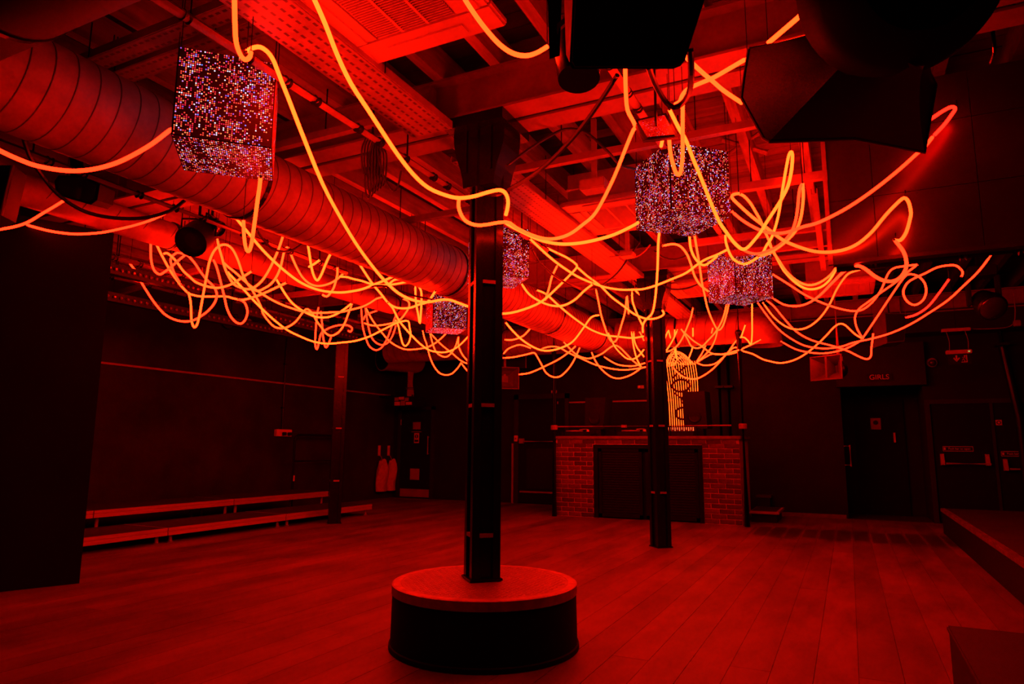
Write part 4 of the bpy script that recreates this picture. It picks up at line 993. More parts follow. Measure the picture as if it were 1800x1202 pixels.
def bag(y, w_, lb, z1=0.86):
    t = thing('hanging_bag', lb, 'bag', (-9.15, y, 0.1), 'pale bags on the left wall')
    n = 20; secs = []
    for k in range(8):
        s = k/7; z = z1-(z1-0.16)*s; ww = w_*(0.5+0.5*min(1, s*2.6))*(1+0.08*math.sin(5*s+y)); dd = 0.05+0.05*math.sin(min(1, s*1.3)*PI*0.8)
        secs.append([Vector((-9.14+dd*math.cos(2*PI*j/n)*(1+0.25*math.sin(3*2*PI*j/n+k*0.5+y)), y+ww/2*math.sin(2*PI*j/n)+0.02*math.sin(k*0.9+y)+0.012*math.sin(4*2*PI*j/n+k), z-0.05*abs(math.sin(2*PI*j/n))*(1-s))) for j in range(n)])
    obj('sack', loft(B(), secs), cloth_m, t, True)
    obj('hook', tube(B(), catmull([Vector((-9.25, y, z1+0.06)), Vector((-9.2, y, z1+0.05)), Vector((-9.17, y, z1)), Vector((-9.14, y, z1-0.05))]), 0.008, 6), steel_beam, t)
    obj('hook_label', bbox(-9.25, -9.24, y-0.04, y+0.04, z1+0.06, z1+0.28), cream, t)
bag(12.18, 0.36, 'pale cloth bag hanging on the left wall, left of a pair by the corner door')
bag(12.52, 0.28, 'pale cloth bag hanging on the left wall, right of a pair by the corner door')

# ------------------------------------------------------------------ step, stage and box at right
t = thing('booth_step', 'low red-edged step on the floor right of the brick booth', 'step', (-1.35, 11.9, 0), 'steps at the booth')
obj('tread', rbox(-1.45, -1.02, 11.35, 12.3, 0.13, 0.17, 0.005), white_dim, t); obj('tread_mat', bbox(-1.43, -1.06, 11.38, 12.24, 0.17, 0.174), deck_ply, t); obj('riser', bbox(-1.43, -1.06, 11.4, 12.28, 0, 0.13), black_matt, t)
t = thing('booth_step', 'upper step beside the brick booth, behind the low one', 'step', (-1.4, 12.2, 0), 'steps at the booth')
obj('tread', rbox(-1.46, -1.22, 12.32, 12.66, 0.31, 0.35, 0.005), deck_ply, t); obj('riser', bbox(-1.45, -1.24, 12.34, 12.64, 0, 0.31), black_matt, t)
sgx = thing('low_stage', 'low dark stage along the right side with a worn front edge', 'stage', (1.9, 7, 0))
obj('skirt', bbox(1.10, 1.125, 1.6, 11.2, 0, 0.29), black_matt, sgx)
obj('back_skirt', bbox(1.125, XR-0.01, 11.175, 11.2, 0, 0.29), black_matt, sgx)
obj('edge_strip', rbox(1.085, 1.15, 1.6, 11.21, 0.29, 0.337, 0.006), edge_wood, sgx)
y = 1.62; 
while y < 11.2:
    y2 = min(y+1.22, 11.2); obj('deck_board', bbox(1.152, XR-0.01, y+0.003, y2-0.003, 0.29, 0.335), deck_ply, sgx); y = y2
bxx = thing('black_box', 'dark flight case cut off by the bottom right corner of the view', 'box', (0.65, 2.4, 0))
A = at(1667, 1100, 2, 0.45); Bq = at(1732, 1205, 2, 0.45)
obj('body', rbox(A.x, 1.06, 1.2, A.y, 0.0, 0.43, 0.008), black_matt, bxx)
obj('lid', rbox(A.x-0.006, 1.066, 1.19, A.y+0.006, 0.43, 0.452, 0.006), black_wood, bxx)
obj('handle', tube(B(), catmull([Vector((A.x-0.005, A.y-0.42, 0.3)), Vector((A.x-0.03, A.y-0.4, 0.3)), Vector((A.x-0.03, A.y-0.3, 0.3)), Vector((A.x-0.005, A.y-0.28, 0.3))]), 0.008, 6), steel_beam, bxx)

# ------------------------------------------------------------------ dark cables, small ceiling boxes
def cable(label, pts, r=0.011, m=rubber, tie=False):
    q = catmull([P(*p) for p in pts], 4); bm = tube(B(), q, r, 6)
    if tie: tube(bm, [q[-1], (q[-1].x, q[-1].y, 3.765)], 0.004, 5)
    o = obj('cable', bm, m); return tag(o, label, 'cable', 'dark slack cables')
cable('straight dark cable running from the overhead loudspeaker down to the central column', [(1085, 132, 3.2), (1040, 200, 3.45), (1000, 250, 3.65), (950, 298, 3.85), (900, 330, 4.0), (872, 342, 3.98), (842, 338, 3.96)], 0.013)
cable('dark cable looping over the strut rail behind the column head', [(890, 292, 4.25), (930, 262, 4.4), (965, 240, 4.5), (990, 228, 4.55), (1015, 228, 4.55), (1040, 240, 4.55), (1070, 268, 4.5), (1090, 290, 4.6), (1115, 297, 4.75)], 0.010)
cable('slack black cable sagging under the duct at upper left', [(40, 240, 4.2), (52, 275, 4.3), (75, 310, 4.5), (100, 340, 4.6), (135, 365, 4.7), (170, 378, 4.8), (215, 384, 4.9), (260, 382, 5.0), (300, 370, 5.1), (325, 352, 5.1)], 0.013)
cable('thin dark cable sagging between the duct and the second neon tube', [(451, 403, 5.6), (462, 420, 5.7), (478, 436, 5.8), (495, 442, 5.9), (512, 440, 6.0), (525, 433, 6.0), (533, 426, 6.0)], 0.010)
cable('thick dark cable looping down beside the overhead loudspeaker', [(1213, 85, 2.95), (1215, 120, 3.0), (1214, 150, 3.15), (1208, 170, 3.3), (1196, 184, 3.4), (1182, 188, 3.4), (1168, 176, 3.4), (1155, 155, 3.3), (1146, 135, 3.2), (1140, 118, 3.1)], 0.014)
cable('dark cable hanging across the neon right of the central column', [(934, 436, 6.2), (950, 462, 6.4), (975, 485, 6.6), (1005, 502, 6.8), (1030, 508, 7.0), (1055, 503, 7.2), (1085, 480, 7.2), (1110, 445, 7.2), (1125, 425, 7.2)], 0.010, rubber, True)
cable('dark cable swagged from the farther column head towards the right cube', [(1165, 500, 8.1), (1180, 508, 8.1), (1205, 507, 8.0), (1230, 498, 8.0), (1250, 486, 8.0)], 0.010)
cable('black cable swag under the beam left of the right cubes', [(1150, 440, 7.4), (1165, 452, 7.4), (1185, 456, 7.4), (1205, 450, 7.4), (1218, 438, 7.4)], 0.010)
cable('pale looped cable behind the far right column head', [(1080, 448, 7.0), (1095, 452, 7.0), (1118, 451, 7.0), (1132, 442, 7.0), (1143, 430, 7.0)], 0.010, steel_beam)
cable('thin cable sagging under the big duct beside the first LED cube', [(640, 505, 6.3), (672, 502, 6.4), (700, 510, 6.5), (730, 520, 6.6), (760, 526, 6.7)], 0.010)
t = thing('cable_coil', 'bunch of coiled cable hanging from the ceiling left of the column', 'cable', P(655, 280, 4.4))
for k in range(7):
    x0 = 640+k*5; b_ = 300+(k*37 % 41)
    q = catmull([P(x0+3, 243, 4.4+0.02*k), P(x0-4, 265, 4.4+0.02*k), P(x0-2, b_, 4.42+0.02*k), P(x0+6, b_+5, 4.44+0.02*k), P(x0+9, 270, 4.42+0.02*k), P(658, 240, 4.4)], 4)
    obj('loop', tube(B(), q, 0.006, 6), rubber, t)
obj('long_loop', tube(B(), catmull([P(660, 242, 4.4), P(668, 290, 4.4), P(680, 322, 4.4), P(692, 335, 4.4), P(700, 325, 4.4), P(705, 300, 4.4)]), 0.007, 6), rubber, t)
q = P(655, 240, 4.4); obj('tie', cyl(q-Vector((0, 0, 0.02)), (q.x, q.y, 3.556), 0.008, 6), black_matt, t)
def ceiling_box(x, y, d, w_, h, lb, m=white_dim):
    c = P(x, y, d); t = thing('junction_box', lb, 'box', c, 'ceiling boxes')
    obj('case', rbox(c.x-w_/2, c.x+w_/2, c.y-0.07, c.y+0.07, c.z-h/2, c.z+h/2, 0.008), m, t)
    obj('conduit', cyl((c.x-w_/2+0.02, c.y, c.z), (c.x-w_/2-0.12, c.y, c.z), 0.012, 8), m, t)
    obj('bracket', bbox(c.x-0.02, c.x+0.02, c.y-0.01, c.y+0.01, c.z+h/2, 3.556), m, t)
ceiling_box(1045, 327, 4.95, 0.19, 0.08, 'pale junction box under the joists right of the column')
ceiling_box(1103, 448, 6.9, 0.14, 0.05, 'small bright batten box above the far column head')
sc_ = thing('small_led_panel', 'small square sparkling LED panel seen from below above the middle right cube', 'light panel', P(1150, 222, 3.75))
qd = [P(1122, 212, 3.85), P(1168, 202, 3.85), P(1186, 236, 3.6), P(1138, 241, 3.6)]
quad_uv('led_panel', [qd[3], qd[2], qd[1], qd[0]], led_dim, sc_)
cc = sum(qd, Vector())/4
obj('frame', loft(B(), [[cc+(p-cc)*1.25+FWD*0.012 for p in qd], [cc+(p-cc)*1.25+FWD*0.05 for p in qd]]), black_matt, sc_)
obj('hanger_rod', cyl(cc, (cc.x, cc.y, 3.556), 0.01, 8), black_paint, sc_)
t = thing('roof_brace', 'crossed timber braces between the joists above the middle right cube', 'timber', (-0.75, 5.0, 3.6))
for a, b2 in (((-0.8, 5.6, 3.556), (-0.45, 5.6, 3.74)), ((-0.45, 5.66, 3.556), (-0.8, 5.66, 3.74))):
    a, b2 = Vector(a), Vector(b2); obj('brace', tube(B(), [a, b2], 0.025, 4), joist_wood, t)

# ------------------------------------------------------------------ the neon ropes
def rope(lb, tone, deps, pts, wires='', tubes_r=0.0108):
    """pts: pixels along the rope; deps: distances, evenly spread along its length (reciprocals interpolated)"""
    xy = [tuple(float(v) for v in p.split(',')) for p in pts.split()]
    acc = [0.0]
    for a, b in zip(xy, xy[1:]): acc.append(acc[-1]+math.hypot(b[0]-a[0], b[1]-a[1]))
    P3 = []
    for (x, y), s in zip(xy, acc):
        u = s/acc[-1]*(len(deps)-1); k = min(int(u), len(deps)-2); f = u-k
        P3.append(P(x, y, 1.0/((1-f)/deps[k]+f/deps[k+1])))
    q = catmull(P3, 3 if len(P3) > 12 else 4)
    t = thing('neon_rope', lb, 'neon rope', q[0], 'glowing neon ropes')
    obj('light_tube', tube(B(), q, tubes_r, 8), NM[tone], t, True)
    for a, b in ((q[0], q[1]), (q[-1], q[-2])):
        d = (a-b).normalized(); obj('end_cap', cyl(a-d*0.002, a+d*0.012, tubes_r-0.003, 8), rubber, t)
    for k, p in (('a', q[0]), ('b', q[-1])):
        clear = abs(p.x-DX) > 0.34 and abs(p.x+5.77) > 0.2 and abs(p.y-10.9) > 0.32 and not (p.x > -0.05 and 4.8 < p.y < 5.55)
        if k in wires and clear: obj('hanging_wire', cyl(p, (p.x, p.y, 3.765), 0.0025, 5), black_matt, t)
    if 'm' in wires:      # tied up to the ceiling at its highest inner point
        p = max(q[2:-2], key=lambda v: v.z); obj('hanging_wire', cyl(p, (p.x, p.y, 3.765), 0.0025, 5), black_matt, t)
    return t
# upper left
rope('thick orange rope dropping from the top edge into a hook on the nearest LED cube', 'o', (2.9, 3.2), '412,-12 413,40 415,73 422,95 431,105 439,100 441,92', 'ab')
rope('long rope arching over the nearest cube corner and down to the far cube', 'y', (3.3, 3.5, 4.5, 5.6, 6.2, 7.6), '434,90 445,84 458,83 471,92 480,105 487,122 495,143 507,173 533,240 567,323 597,380 625,427 650,462 675,492 700,515 725,527 750,531 775,527 790,527 805,532 827,540 858,549 889,551 920,544 952,530 980,505 1005,480 1014,469 1010,462 995,452 972,441 962,436', 'ab')
rope('amber rope swooping from the top edge to wrap the front of the central column', 'y', (2.9, 3.15, 3.5, 3.8, 3.72, 4.0), '549,-8 553,0 572,43 593,97 617,147 647,193 673,233 700,273 727,307 753,330 783,343 807,348 833,345 857,338 877,334 888,339 893,352 892,366 889,378', 'a')
rope('rope looping behind the central column and up to the small LED panel', 'o', (4.0, 4.15, 4.3, 4.5, 4.2, 3.8, 3.4), '807,349 806,363 812,380 823,391 845,396 889,390 907,400 927,410 950,418 970,420 990,416 1007,408 1024,395 1042,380 1057,357 1080,310 1100,260 1113,229 1117,224 1113,213 1103,193 1100,160 1099,118', 'b')
rope('lower amber rope sagging from the column to the middle right LED cube', 'y', (4.25, 4.5, 4.8), '889,392 907,402 927,412 945,420 965,426 990,429 1020,427 1050,421 1080,412 1110,398 1122,391', '')
rope('orange rope dipping at the top edge between the cassette and the loudspeaker', 'o', (2.9, 3.2), '812,-12 818,0 833,23 853,50 877,77 900,93 923,98 943,93 962,82', 'ab')
rope('orange rope drooping left from the nearest cube to the left edge', 'r', (3.55, 3.2, 3.0), '302,228 297,230 267,253 233,273 200,288 160,298 117,300 67,292 33,280 0,265 -40,244', 'ab')
rope('red rope sagging below the black flood light at the left edge', 'r', (5.6, 5.9), '-2,376 20,386 40,393 67,401 93,407 125,411 150,411 183,408 216,401 240,395 270,385 304,368', 'b')
rope('short red rope rising from the left edge towards the flood light', 'r', (5.0, 5.2), '-30,407 0,403 27,398 50,390 75,375 97,362 113,352', 'b')
rope('orange rope hanging straight down below the nearest cube and turning up in a V', 'o', (3.75, 3.95, 4.1, 4.15), '458,312 456,330 453,350 449,380 446,402 442,429 437,442 432,435 429,414 428,388', 'b')
# left tangle
rope('deep U rope at the left end of the tangle, beside the partition', 'r', (6.6, 6.3), '265,425 265,443 266,459 270,473 276,480 282,482 289,478 300,470 312,459 328,446', 'ab')
rope('rope running right through the left tangle along its lower strand', 'o', (6.6, 7.2, 6.5), '274,427 282,444 291,461 300,477 310,491 319,503 331,515 342,519 354,521 375,521 397,521 409,524 424,527 436,525 452,520 467,514 484,506 503,497', 'ab')
rope('longest winding rope of the left tangle with the tallest arch below the stage light', 'o', (7.0, 6.7, 6.3, 6.5, 6.4, 6.9, 7.8), '331,514 335,530 336,550 337,565 341,575 346,571 350,557 355,530 360,502 364,480 369,457 377,440 388,431 400,431 410,440 419,459 427,483 436,500 446,509 455,511 464,507 475,500 485,488 493,470 499,444 502,437 505,435 508,438 511,446 520,467 530,485 542,497 554,502 566,502 580,498 592,491 602,482 608,476', 'b')
rope('S-curved rope crossing the middle of the left tangle', 'o', (6.6, 6.4), '288,446 294,445 303,452 312,462 322,476 333,486 343,495 354,500 367,504 382,506 397,503 412,497 425,488 442,477', 'ab')
rope('loop rope that curls over the left tangle and swings back to the partition side', 'r', (6.7, 6.6, 6.9, 7.6), '318,500 307,482 302,468 300,456 304,449 312,444 322,446 331,450 342,462 352,477 363,491 375,503 380,512 381,522 376,534 367,545 357,553 342,562 325,565 305,561 287,550 270,530 255,507 245,490 240,479 229,464', 'b')
rope('rope falling through the left tangle into a round curl near the lamps', 'r', (6.6, 6.9), '375,456 381,470 387,492 394,520 400,545 410,562 422,569 431,562 435,547 430,532 420,526', 'a')
rope('steep rope from the small stage light into a U right of the tangle', 'o', (6.4, 6.3), '382,420 385,435 390,452 394,467 400,482 409,497 419,504 433,508 445,506 460,494 472,476 481,458 490,437 498,413', 'ab')
rope('shallow rope sweeping right under the second duct to a bend near the main duct', 'o', (6.6, 7.2, 8.4), '394,462 400,468 415,480 430,494 445,506 460,516 478,527 497,536 517,543 535,548 557,550 580,549 600,548 618,544 637,539 651,532 662,525 673,522', 'ab')
rope('long amber diagonal rope from the left lighting bar to below the main duct', 'y', (5.4, 5.9, 6.5), '413,381 427,398 442,416 457,434 472,450 490,467 508,482 526,495 544,504 562,510 580,513 600,514 618,512 637,508 655,501 673,494 691,486', 'ab')
rope('narrow V-shaped rope hanging under the main duct, left of centre', 'y', (6.4, 6.4), '541,429 544,447 547,467 551,483 556,492 560,491 566,480 572,465 578,452 582,445', 'ab')
rope('very short slanted rope crossing the narrow V under the main duct', 'y', (6.7, 6.6), '543,469 552,464 562,457', 'ab')
rope('short curled rope below the main duct ending against the second duct', 'o', (7.0, 7.1), '593,470 593,482 590,495 586,507 580,516 574,521 567,518', 'a')
rope('nearly level amber rope clipped along the side of the second duct', 'y', (7.3, 7.5), '596,486 610,487 620,490 637,494 655,500 670,501 688,500 702,498 720,494', 'ab')
rope('thin rope falling from the second duct into a wide hanging dip left of the column', 'y', (7.0, 8.0), '486,491 493,503 503,519 514,533 530,545 550,555 565,558 582,556 600,547 617,534', 'b')
rope('wandering rope with a small hump over the far lighting bar', 'o', (8.2, 8.0, 7.4), '619,534 612,552 605,570 595,584 582,590 572,585 565,575 557,565 550,552 542,544 537,544 530,552 520,565 507,574 495,577 482,574 470,562 462,550 460,542 452,525 441,506', 'a')
rope('lowest long rope sweeping across the left wall to a loop before the fan drum', 'y', (6.8, 8.0, 9.0, 9.0), '400,478 425,505 445,527 465,547 485,565 505,580 525,590 550,600 575,604 600,602 625,599 650,591 670,581 690,571 702,566 717,564 720,576 722,588 719,601 713,608 708,604 704,590 700,572 695,562', 'a')
rope('rope dropping in a thin tight U and curling round the left column top', 'r', (8.4, 8.5), '560,540 557,555 555,580 554,605 557,614 560,605 564,587 572,580 585,574 600,571 612,572 619,577 616,583 612,581', 'am')
rope('short tight U rope just left of the left column top', 'r', (8.5, 8.5), '564,547 566,567 568,592 572,610 577,605 582,592', 'ab')
rope('amber rope from under the main duct sagging to the nearer side of the far cube', 'y', (6.6, 7.3, 6.6), '632,464 642,480 655,499 670,517 682,532 695,540 710,542 724,540 737,535 752,530 765,512', 'ab')
rope('rope falling from the duct and sweeping past the fan drum to the column', 'y', (7.2, 9.0, 10.5), '682,532 690,541 695,551 702,564 713,578 724,590 737,603 752,614 765,618 783,619 801,612 816,599 829,584', 'b')
rope('deep rounded rope hanging left of the fan drum, outer of two', 'r', (9.2, 9.4), '635,541 636,557 638,576 643,594 649,608 659,615 668,613 675,605 682,592 688,575 696,554', 'ab')
rope('deep rounded rope hanging left of the fan drum, inner of two', 'r', (9.4, 9.5), '642,541 645,559 649,581 655,596 664,604 673,606 682,602 690,590 696,572', 'ab')
rope('rope slanting down over the fan drum and up to the far cube bottom', 'o', (9.4, 10.4), '643,541 655,563 670,583 684,599 699,609 713,614 728,614 743,612 752,610 765,603 776,594 784,586', 'ab')
rope('flat rope crossing over the fan drum tangle and hooking back at its right end', 'o', (9.2, 8.2), '641,568 655,572 673,571 692,567 704,561 713,550 719,539 718,530 709,525', 'ab')
rope('small faint curl of rope near the left wall behind the tangle', 'r', (9.0, 9.0), '663,546 651,550 642,555 639,562', 'a')
rope('tight twin U rope hanging beside the left face of the far cube', 'y', (7.4, 7.5), '730,500 731,530 735,552 738,568 740,548 741,526 740,511 735,502', 'ab')
rope('short bunched rope tucked against the main duct above the far cube', 'y', (7.0, 7.1), '720,496 705,491 693,492 683,500 678,504', 'a')
rope('rope hanging low from the far cube bottom over the corner door', 'o', (10.8, 11.0), '743,581 746,594 750,605 755,625 762,642 772,655 784,659 795,656 805,646 811,637', 'a')
rope('open U rope hanging under the far cube towards the column', 'o', (10.4, 10.5), '756,586 760,602 767,619 780,627 790,624 800,610 806,592', 'ab')
rope('straight slanting rope from the far cube down to the column edge', 'o', (10.4, 10.6), '757,586 775,605 795,621 812,635 829,641', 'a')
rope('short steep rope just left of the column, below the far cube', 'o', (10.5, 10.6), '806,592 806,607 812,622 822,634 830,639', 'a')
rope('lowest short rope end touching the left side of the column', 'o', (11.0, 11.0), '810,637 820,650 830,660', '')
# right of the central column
rope('long amber rope from the cube behind the column sweeping right to the farther cube', 'y', (6.0, 6.8, 7.3, 6.8, 6.2), '932,420 950,437 970,455 990,470 1015,486 1040,497 1065,505 1090,509 1112,509 1130,508 1152,502 1187,488 1207,479 1227,464 1242,455 1260,448 1278,439', 'ab')
rope('amber rope crossing down to wrap the front of the farther right column', 'y', (7.4, 7.8, 7.85), '1014,469 1032,485 1055,502 1075,522 1095,537 1115,552 1135,560 1150,560 1162,556 1167,551 1164,545', 'a')
rope('upright rope in front of the farther right column, hung from the middle cube', 'y', (5.9, 7.0, 7.75), '1159,408 1157,430 1156,467 1154,500 1151,530 1146,551 1135,562 1130,572 1130,584', 'a')
rope('rounded rope hanging below the cube behind the central column', 'y', (6.8, 6.9), '917,499 930,517 950,530 970,537 990,537 1010,527 1027,511 1041,500', 'ab')
rope('short nearly upright rope crossing the dip right of the central column', 'o', (7.0, 7.0), '981,464 970,487 965,507 958,528', 'ab')
rope('rope slanting over the main duct towards the farther right column', 'y', (7.5, 8.6), '944,510 960,517 980,535 1000,552 1020,567 1040,580 1065,589 1090,592 1112,594 1131,591', 'ab')
rope('tall narrow U rope with a spike end in front of the cross duct', 'o', (8.3, 8.3), '1047,506 1052,530 1057,555 1065,580 1072,597 1079,601 1085,595 1092,572 1099,547 1102,520 1105,552', 'ab')
rope('steep rope falling beside the left edge of the farther right column', 'y', (8.3, 8.3), '1111,511 1112,530 1120,552 1130,573', 'a')
rope('tiny rope stub behind the farther right column head', 'y', (8.3, 8.3), '1117,511 1124,517 1131,523', 'a')
rope('big round-bottomed rope right of the column reaching up over the duct', 'y', (8.0, 8.6), '889,567 900,580 915,595 932,607 950,615 967,616 987,611 1007,600 1025,577 1037,560 1045,555 1053,554', 'b')
rope('short shallow rope from the column edge to the duct underside', 'o', (9.0, 9.0), '887,597 902,597 920,590 933,576', 'b')
rope('arched rope over the dark hanging box right of the column', 'o', (10.0, 10.0), '885,622 892,614 902,609 913,606 923,608 933,612', 'a')
rope('rope bending over the dark hanging box into a deep U before the booth post', 'o', (10.0, 10.2), '884,629 900,628 916,625 929,622 939,620 945,628 952,641 959,654 968,661 977,663 987,660 1000,647 1010,631 1019,611', 'b')
rope('rising rope from the small horn loudspeaker up to the main duct', 'o', (10.1, 10.0), '912,658 928,656 942,651 959,643 981,632 1000,619 1012,608', 'b')
rope('long low rope from the left booth post to the farther right column', 'o', (10.0, 10.5), '952,613 962,610 972,609 984,611 996,618 1010,625 1024,631 1039,638 1053,643 1075,648 1097,650 1118,648 1135,645', 'a')
rope('wavy rope under the main duct with a hump before the farther column', 'o', (10.0, 10.0), '991,601 1003,614 1013,623 1023,628 1035,630 1046,627 1059,621 1072,611 1081,607 1090,611 1101,622 1114,635 1127,645', 'a')
rope('rope falling from the duct end and curving up to the farther column', 'y', (10.0, 10.0), '1069,585 1075,598 1082,611 1092,622 1102,630 1113,631 1123,625 1132,614', 'a')
rope('lowest hanging rope over the booth between duct and farther column', 'o', (10.3, 10.3), '1040,619 1045,631 1053,644 1065,656 1076,663 1088,665 1101,662 1114,656 1129,645', 'a')
rope('short shallow rope under the duct end beside the farther column', 'o', (10.4, 10.4), '1062,627 1074,635 1087,641 1101,643 1115,643 1134,638', 'a')
rope('near-vertical rope below the cross duct, left of a pair by the farther column', 'y', (10.2, 10.2), '1110,583 1112,598 1115,615 1120,632 1127,645', '')
rope('near-vertical rope below the cross duct, right of a pair by the farther column', 'y', (10.2, 10.2), '1114,583 1115,598 1120,611 1126,619 1132,627', '')
rope('short slanted rope end below the cross duct touching the farther column', 'o', (10.2, 10.2), '1124,583 1128,590 1132,599', '')
# middle right cubes
rope('rope hanging from the middle cube underside and curving right, short one', 'y', (6.1, 6.3), '1212,414 1214,435 1220,451 1229,462 1238,466 1249,460 1261,450', 'a')
rope('long rope from the middle cube underside down to a U on the cross duct', 'o', (6.2, 7.4, 8.9, 8.9), '1221,414 1225,439 1229,462 1234,497 1239,520 1243,539 1249,556 1255,569 1261,579 1266,579 1271,572 1275,560 1279,544 1281,534', 'ab')
rope('rope leaving a clip under the middle cube and dropping to the farther cube', 'o', (6.5, 7.0), '1165,432 1183,429 1196,433 1207,446 1214,463 1221,485 1231,501 1245,512', 'a')
rope('wide rope under the farther cube dipping in front of the cross duct', 'o', (9.3, 9.4), '1277,535 1274,549 1269,564 1262,577 1255,587 1243,600 1235,608 1225,612 1215,608 1209,597 1202,585 1197,578', 'a')
rope('rope curving left from the farther cube over the cross duct to the column', 'o', (9.5, 9.6), '1218,541 1214,559 1207,577 1199,595 1190,608 1179,616 1166,619', 'm')
rope('short rope hanging from the cross duct down to the neon sign top', 'y', (10.4, 11.4), '1218,576 1218,593 1217,611 1214,621 1211,629', 'm')
rope('upright rope left of the neon sign top, straighter of two', 'y', (10.6, 11.4), '1186,579 1186,600 1188,616 1190,631', '')
rope('rope leaning into the neon sign top from a peak below the cross duct', 'y', (10.6, 11.4), '1175,580 1179,595 1185,611 1189,629', '')
rope('rope dropping from the same peak to the farther column edge', 'y', (10.6, 10.6), '1175,580 1169,595 1166,612', '')
rope('rope slanting down left to the farther column below the cross duct', 'y', (10.6, 10.6), '1191,579 1183,597 1174,612 1168,620', '')
rope('rope running low and level from the cross duct to the right booth post', 'o', (10.3, 10.0), '1197,579 1207,588 1219,599 1233,608 1243,616 1251,621 1263,623 1278,621 1299,615', 'm')
rope('rope slanting from the cross duct down to the neon sign, upper of two', 'o', (10.4, 11.3), '1253,576 1249,591 1242,603 1235,619 1225,635', '')
rope('rope slanting from the duct U down to the neon sign, lower of two', 'o', (10.2, 11.3), '1261,581 1257,597 1249,613 1238,625 1226,636', '')
rope('sagging rope from the neon sign up to the right booth post, upper one', 'o', (11.2, 10.4), '1224,637 1233,641 1243,642 1257,639 1270,629 1280,619 1290,604 1295,598', '')
rope('sagging rope passing low across the neon sign to the right booth post', 'o', (11.0, 10.4), '1183,645 1190,654 1199,661 1210,665 1222,666 1235,661 1251,650 1265,636 1278,621 1290,611 1299,612', '')
rope('rope joining the neon sign top to the booth post along the level rope', 'o', (11.2, 10.3), '1226,636 1241,627 1253,622 1278,623 1299,618', '')
rope('plumb straight rope under the farther cube kinking back to the booth post', 'y', (9.5, 10.0), '1322,533 1322,560 1322,587 1320,605 1315,599 1308,593 1301,593', 'a')
rope('short straight rope just above the right booth post', 'y', (9.9, 10.1), '1310,571 1306,583 1303,592', '')
rope('rope from the duct outlet looping low right and up to the horn pole', 'o', (10.0, 9.6, 8.9), '1337,597 1320,606 1303,615 1323,622 1340,631 1354,635 1371,638 1389,635 1406,628 1424,616 1440,602 1454,588 1466,575 1476,569 1485,571 1494,579 1504,588 1516,595', '')
# right side loops
rope('longest red rope sweeping up from the booth side to the bulkhead at far right', 'r', (7.0, 8.0, 8.6, 9.2), '1743,447 1720,477 1693,503 1667,527 1633,550 1600,570 1567,585 1533,595 1500,602 1483,608 1460,612 1440,612 1413,607 1387,593 1367,577 1350,557 1332,532', 'ab')
rope('lower companion of the sweeping red rope under the horn pole', 'r', (9.9, 9.0, 8.6), '1373,600 1397,613 1420,619 1447,621 1473,617 1493,610 1516,597', '')
rope('deep round rope from the farther cube up to the strut at right', 'o', (9.0, 8.4, 7.4), '1341,532 1360,557 1380,573 1400,579 1420,575 1440,560 1457,537 1470,510 1483,490 1493,480 1511,474', 'ab')
rope('wavy rope from the farther cube past the horn pole to a kinked end', 'r', (9.0, 8.7, 8.3), '1347,528 1360,538 1380,562 1400,583 1427,598 1460,607 1477,612 1493,618 1513,628 1525,631 1531,625 1532,610 1535,586', 'b')
rope('long wavy rope right of the farther cube climbing onto the bulkhead hook', 'r', (8.0, 7.0, 5.2, 4.26, 4.24, 4.24), '1357,523 1377,535 1400,538 1420,533 1440,520 1460,500 1480,480 1493,470 1507,467 1520,472 1537,485 1553,493 1570,494 1583,487 1592,473 1593,458 1588,442 1577,427 1573,422', 'a')
rope('rope arching off the bulkhead face and sweeping left into the crossing loops', 'o', (4.24, 4.24, 4.5, 4.7, 4.9), '1573,422 1583,422 1593,408 1600,383 1601,372 1597,355 1589,348 1576,358 1556,379 1533,407 1510,427 1487,438 1460,443 1433,442 1407,435 1380,424 1361,411 1343,397 1322,381 1302,363 1287,348 1289,342 1299,340', 'b')
rope('rope falling from the crossing loops to the strut, upper of two', 'o', (5.2, 6.0, 6.9), '1298,340 1308,345 1319,357 1328,372 1337,388 1344,406 1352,423 1358,441 1370,459 1382,477 1400,493 1420,501 1440,497 1460,483 1471,468', 'ab')
rope('rope falling from the crossing loops to the strut, lower of two', 'y', (5.9, 6.9), '1352,428 1360,443 1370,462 1380,478 1400,498 1420,508 1442,505 1459,491 1471,470', 'ab')
rope('long rope across the middle cube, looping high on a wire before the farther cube', 'y', (3.7, 4.0, 4.3, 4.7, 4.5, 5.2, 5.8, 6.2), '1177,193 1193,225 1204,243 1211,260 1219,281 1230,307 1240,332 1251,360 1265,391 1276,407 1286,421 1295,431 1305,438 1314,435 1325,423 1337,408 1346,393 1361,370 1373,351 1385,327 1391,300 1393,275 1391,267 1387,272 1383,290 1377,324 1371,363 1367,384 1361,405 1355,420 1347,432 1340,445 1325,457 1308,464 1291,457 1282,444 1276,426 1275,414', 'am')
rope('doubled rope from the strut curving under the crossing loops, inner strand', 'r', (5.0, 5.2, 5.2), '1410,322 1406,332 1404,345 1402,367 1398,390 1391,408 1379,423 1364,435 1347,442 1332,446 1317,444 1302,436 1288,423', 'a')
rope('doubled rope from the strut curving under the crossing loops, outer strand', 'o', (5.0, 5.2, 5.2), '1411,322 1412,340 1411,360 1407,385 1399,405 1385,421 1368,435 1350,446 1335,450', 'a')
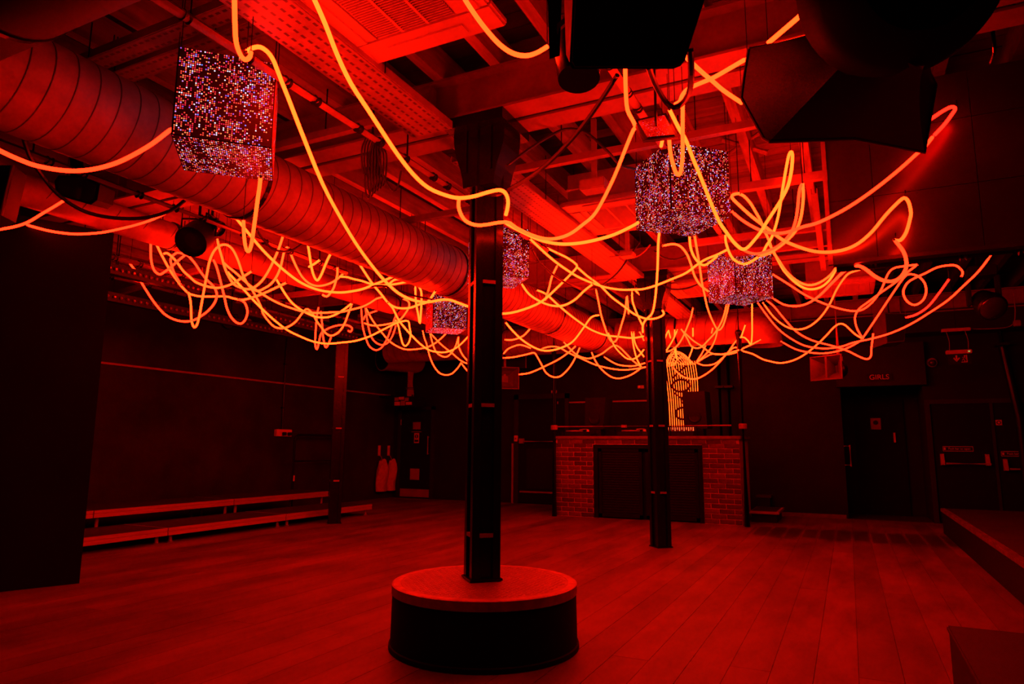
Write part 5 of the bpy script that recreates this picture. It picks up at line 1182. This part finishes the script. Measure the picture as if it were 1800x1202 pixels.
rope('long red rope from the middle cube right under the horn to the bulkhead', 'r', (5.0, 4.6, 4.22, 4.2, 4.2, 4.2), '1287,372 1302,385 1319,396 1335,404 1352,409 1370,410 1388,407 1410,399 1430,394 1450,386 1483,369 1516,348 1550,323 1583,296 1614,268 1628,255 1639,241', 'a')
rope('small red V rope hooked on the bulkhead face beside the horn', 'd', (4.2, 4.22, 4.1), '1639,241 1659,220 1674,200 1679,191 1672,188 1656,196 1633,211 1600,228', '')
rope('rope from the farther cube dipping to meet the sloping ropes at right', 'r', (7.3, 7.8, 7.3), '1358,482 1387,500 1413,517 1440,530 1467,540 1493,546 1510,546 1523,540 1537,527 1550,507 1560,483 1570,472 1587,468 1612,465', 'ab')
rope('red rope sloping from the rail to a bunch over the GIRLS door', 'r', (7.2, 7.9, 8.5), '1613,465 1593,480 1573,497 1550,513 1527,530 1510,543 1503,557 1505,573 1511,586 1517,595', 'a')
rope('red rope rising from the bunch into a round ring and along the rail', 'r', (8.4, 7.4, 7.0, 6.8), '1516,595 1533,570 1553,540 1573,510 1587,490 1597,482 1613,485 1625,497 1628,513 1622,528 1608,536 1595,530 1588,517 1590,505 1600,493 1627,480 1647,470 1670,466 1683,468 1692,478 1690,486', 'b')
rope('short red rope from the wedge loudspeaker up to the rail at far right', 'd', (7.4, 7.0), '1592,558 1610,553 1630,540 1647,520 1668,491', 'ab')
# upper right
rope('thick orange rope entering from the top edge above the horn loudspeaker', 'o', (2.85, 3.1), '1446,-14 1433,0 1407,27 1377,53 1350,76', 'b')
rope('thick rope from the horn mouth bending down beside the middle cube tie', 'o', (3.3, 3.5, 3.65), '1314,102 1283,120 1253,137 1222,150 1207,158 1199,168 1195,178 1186,184', 'ab')
rope('narrow U rope hanging over the front of the middle right cube', 'o', (3.75, 3.8, 3.8), '1200,178 1200,205 1200,233 1200,260 1199,285 1195,306 1188,303 1182,285 1178,265 1176,241', 'ab')
rope('straight rope crossing behind the loudspeaker towards the horn mouth', 'o', (3.4, 3.7), '1204,99 1233,126 1253,143 1273,160 1304,181', 'ab')
rope('tiny rope stub above the left face of the middle cube', 'y', (4.1, 4.2), '1165,243 1162,257', 'a')
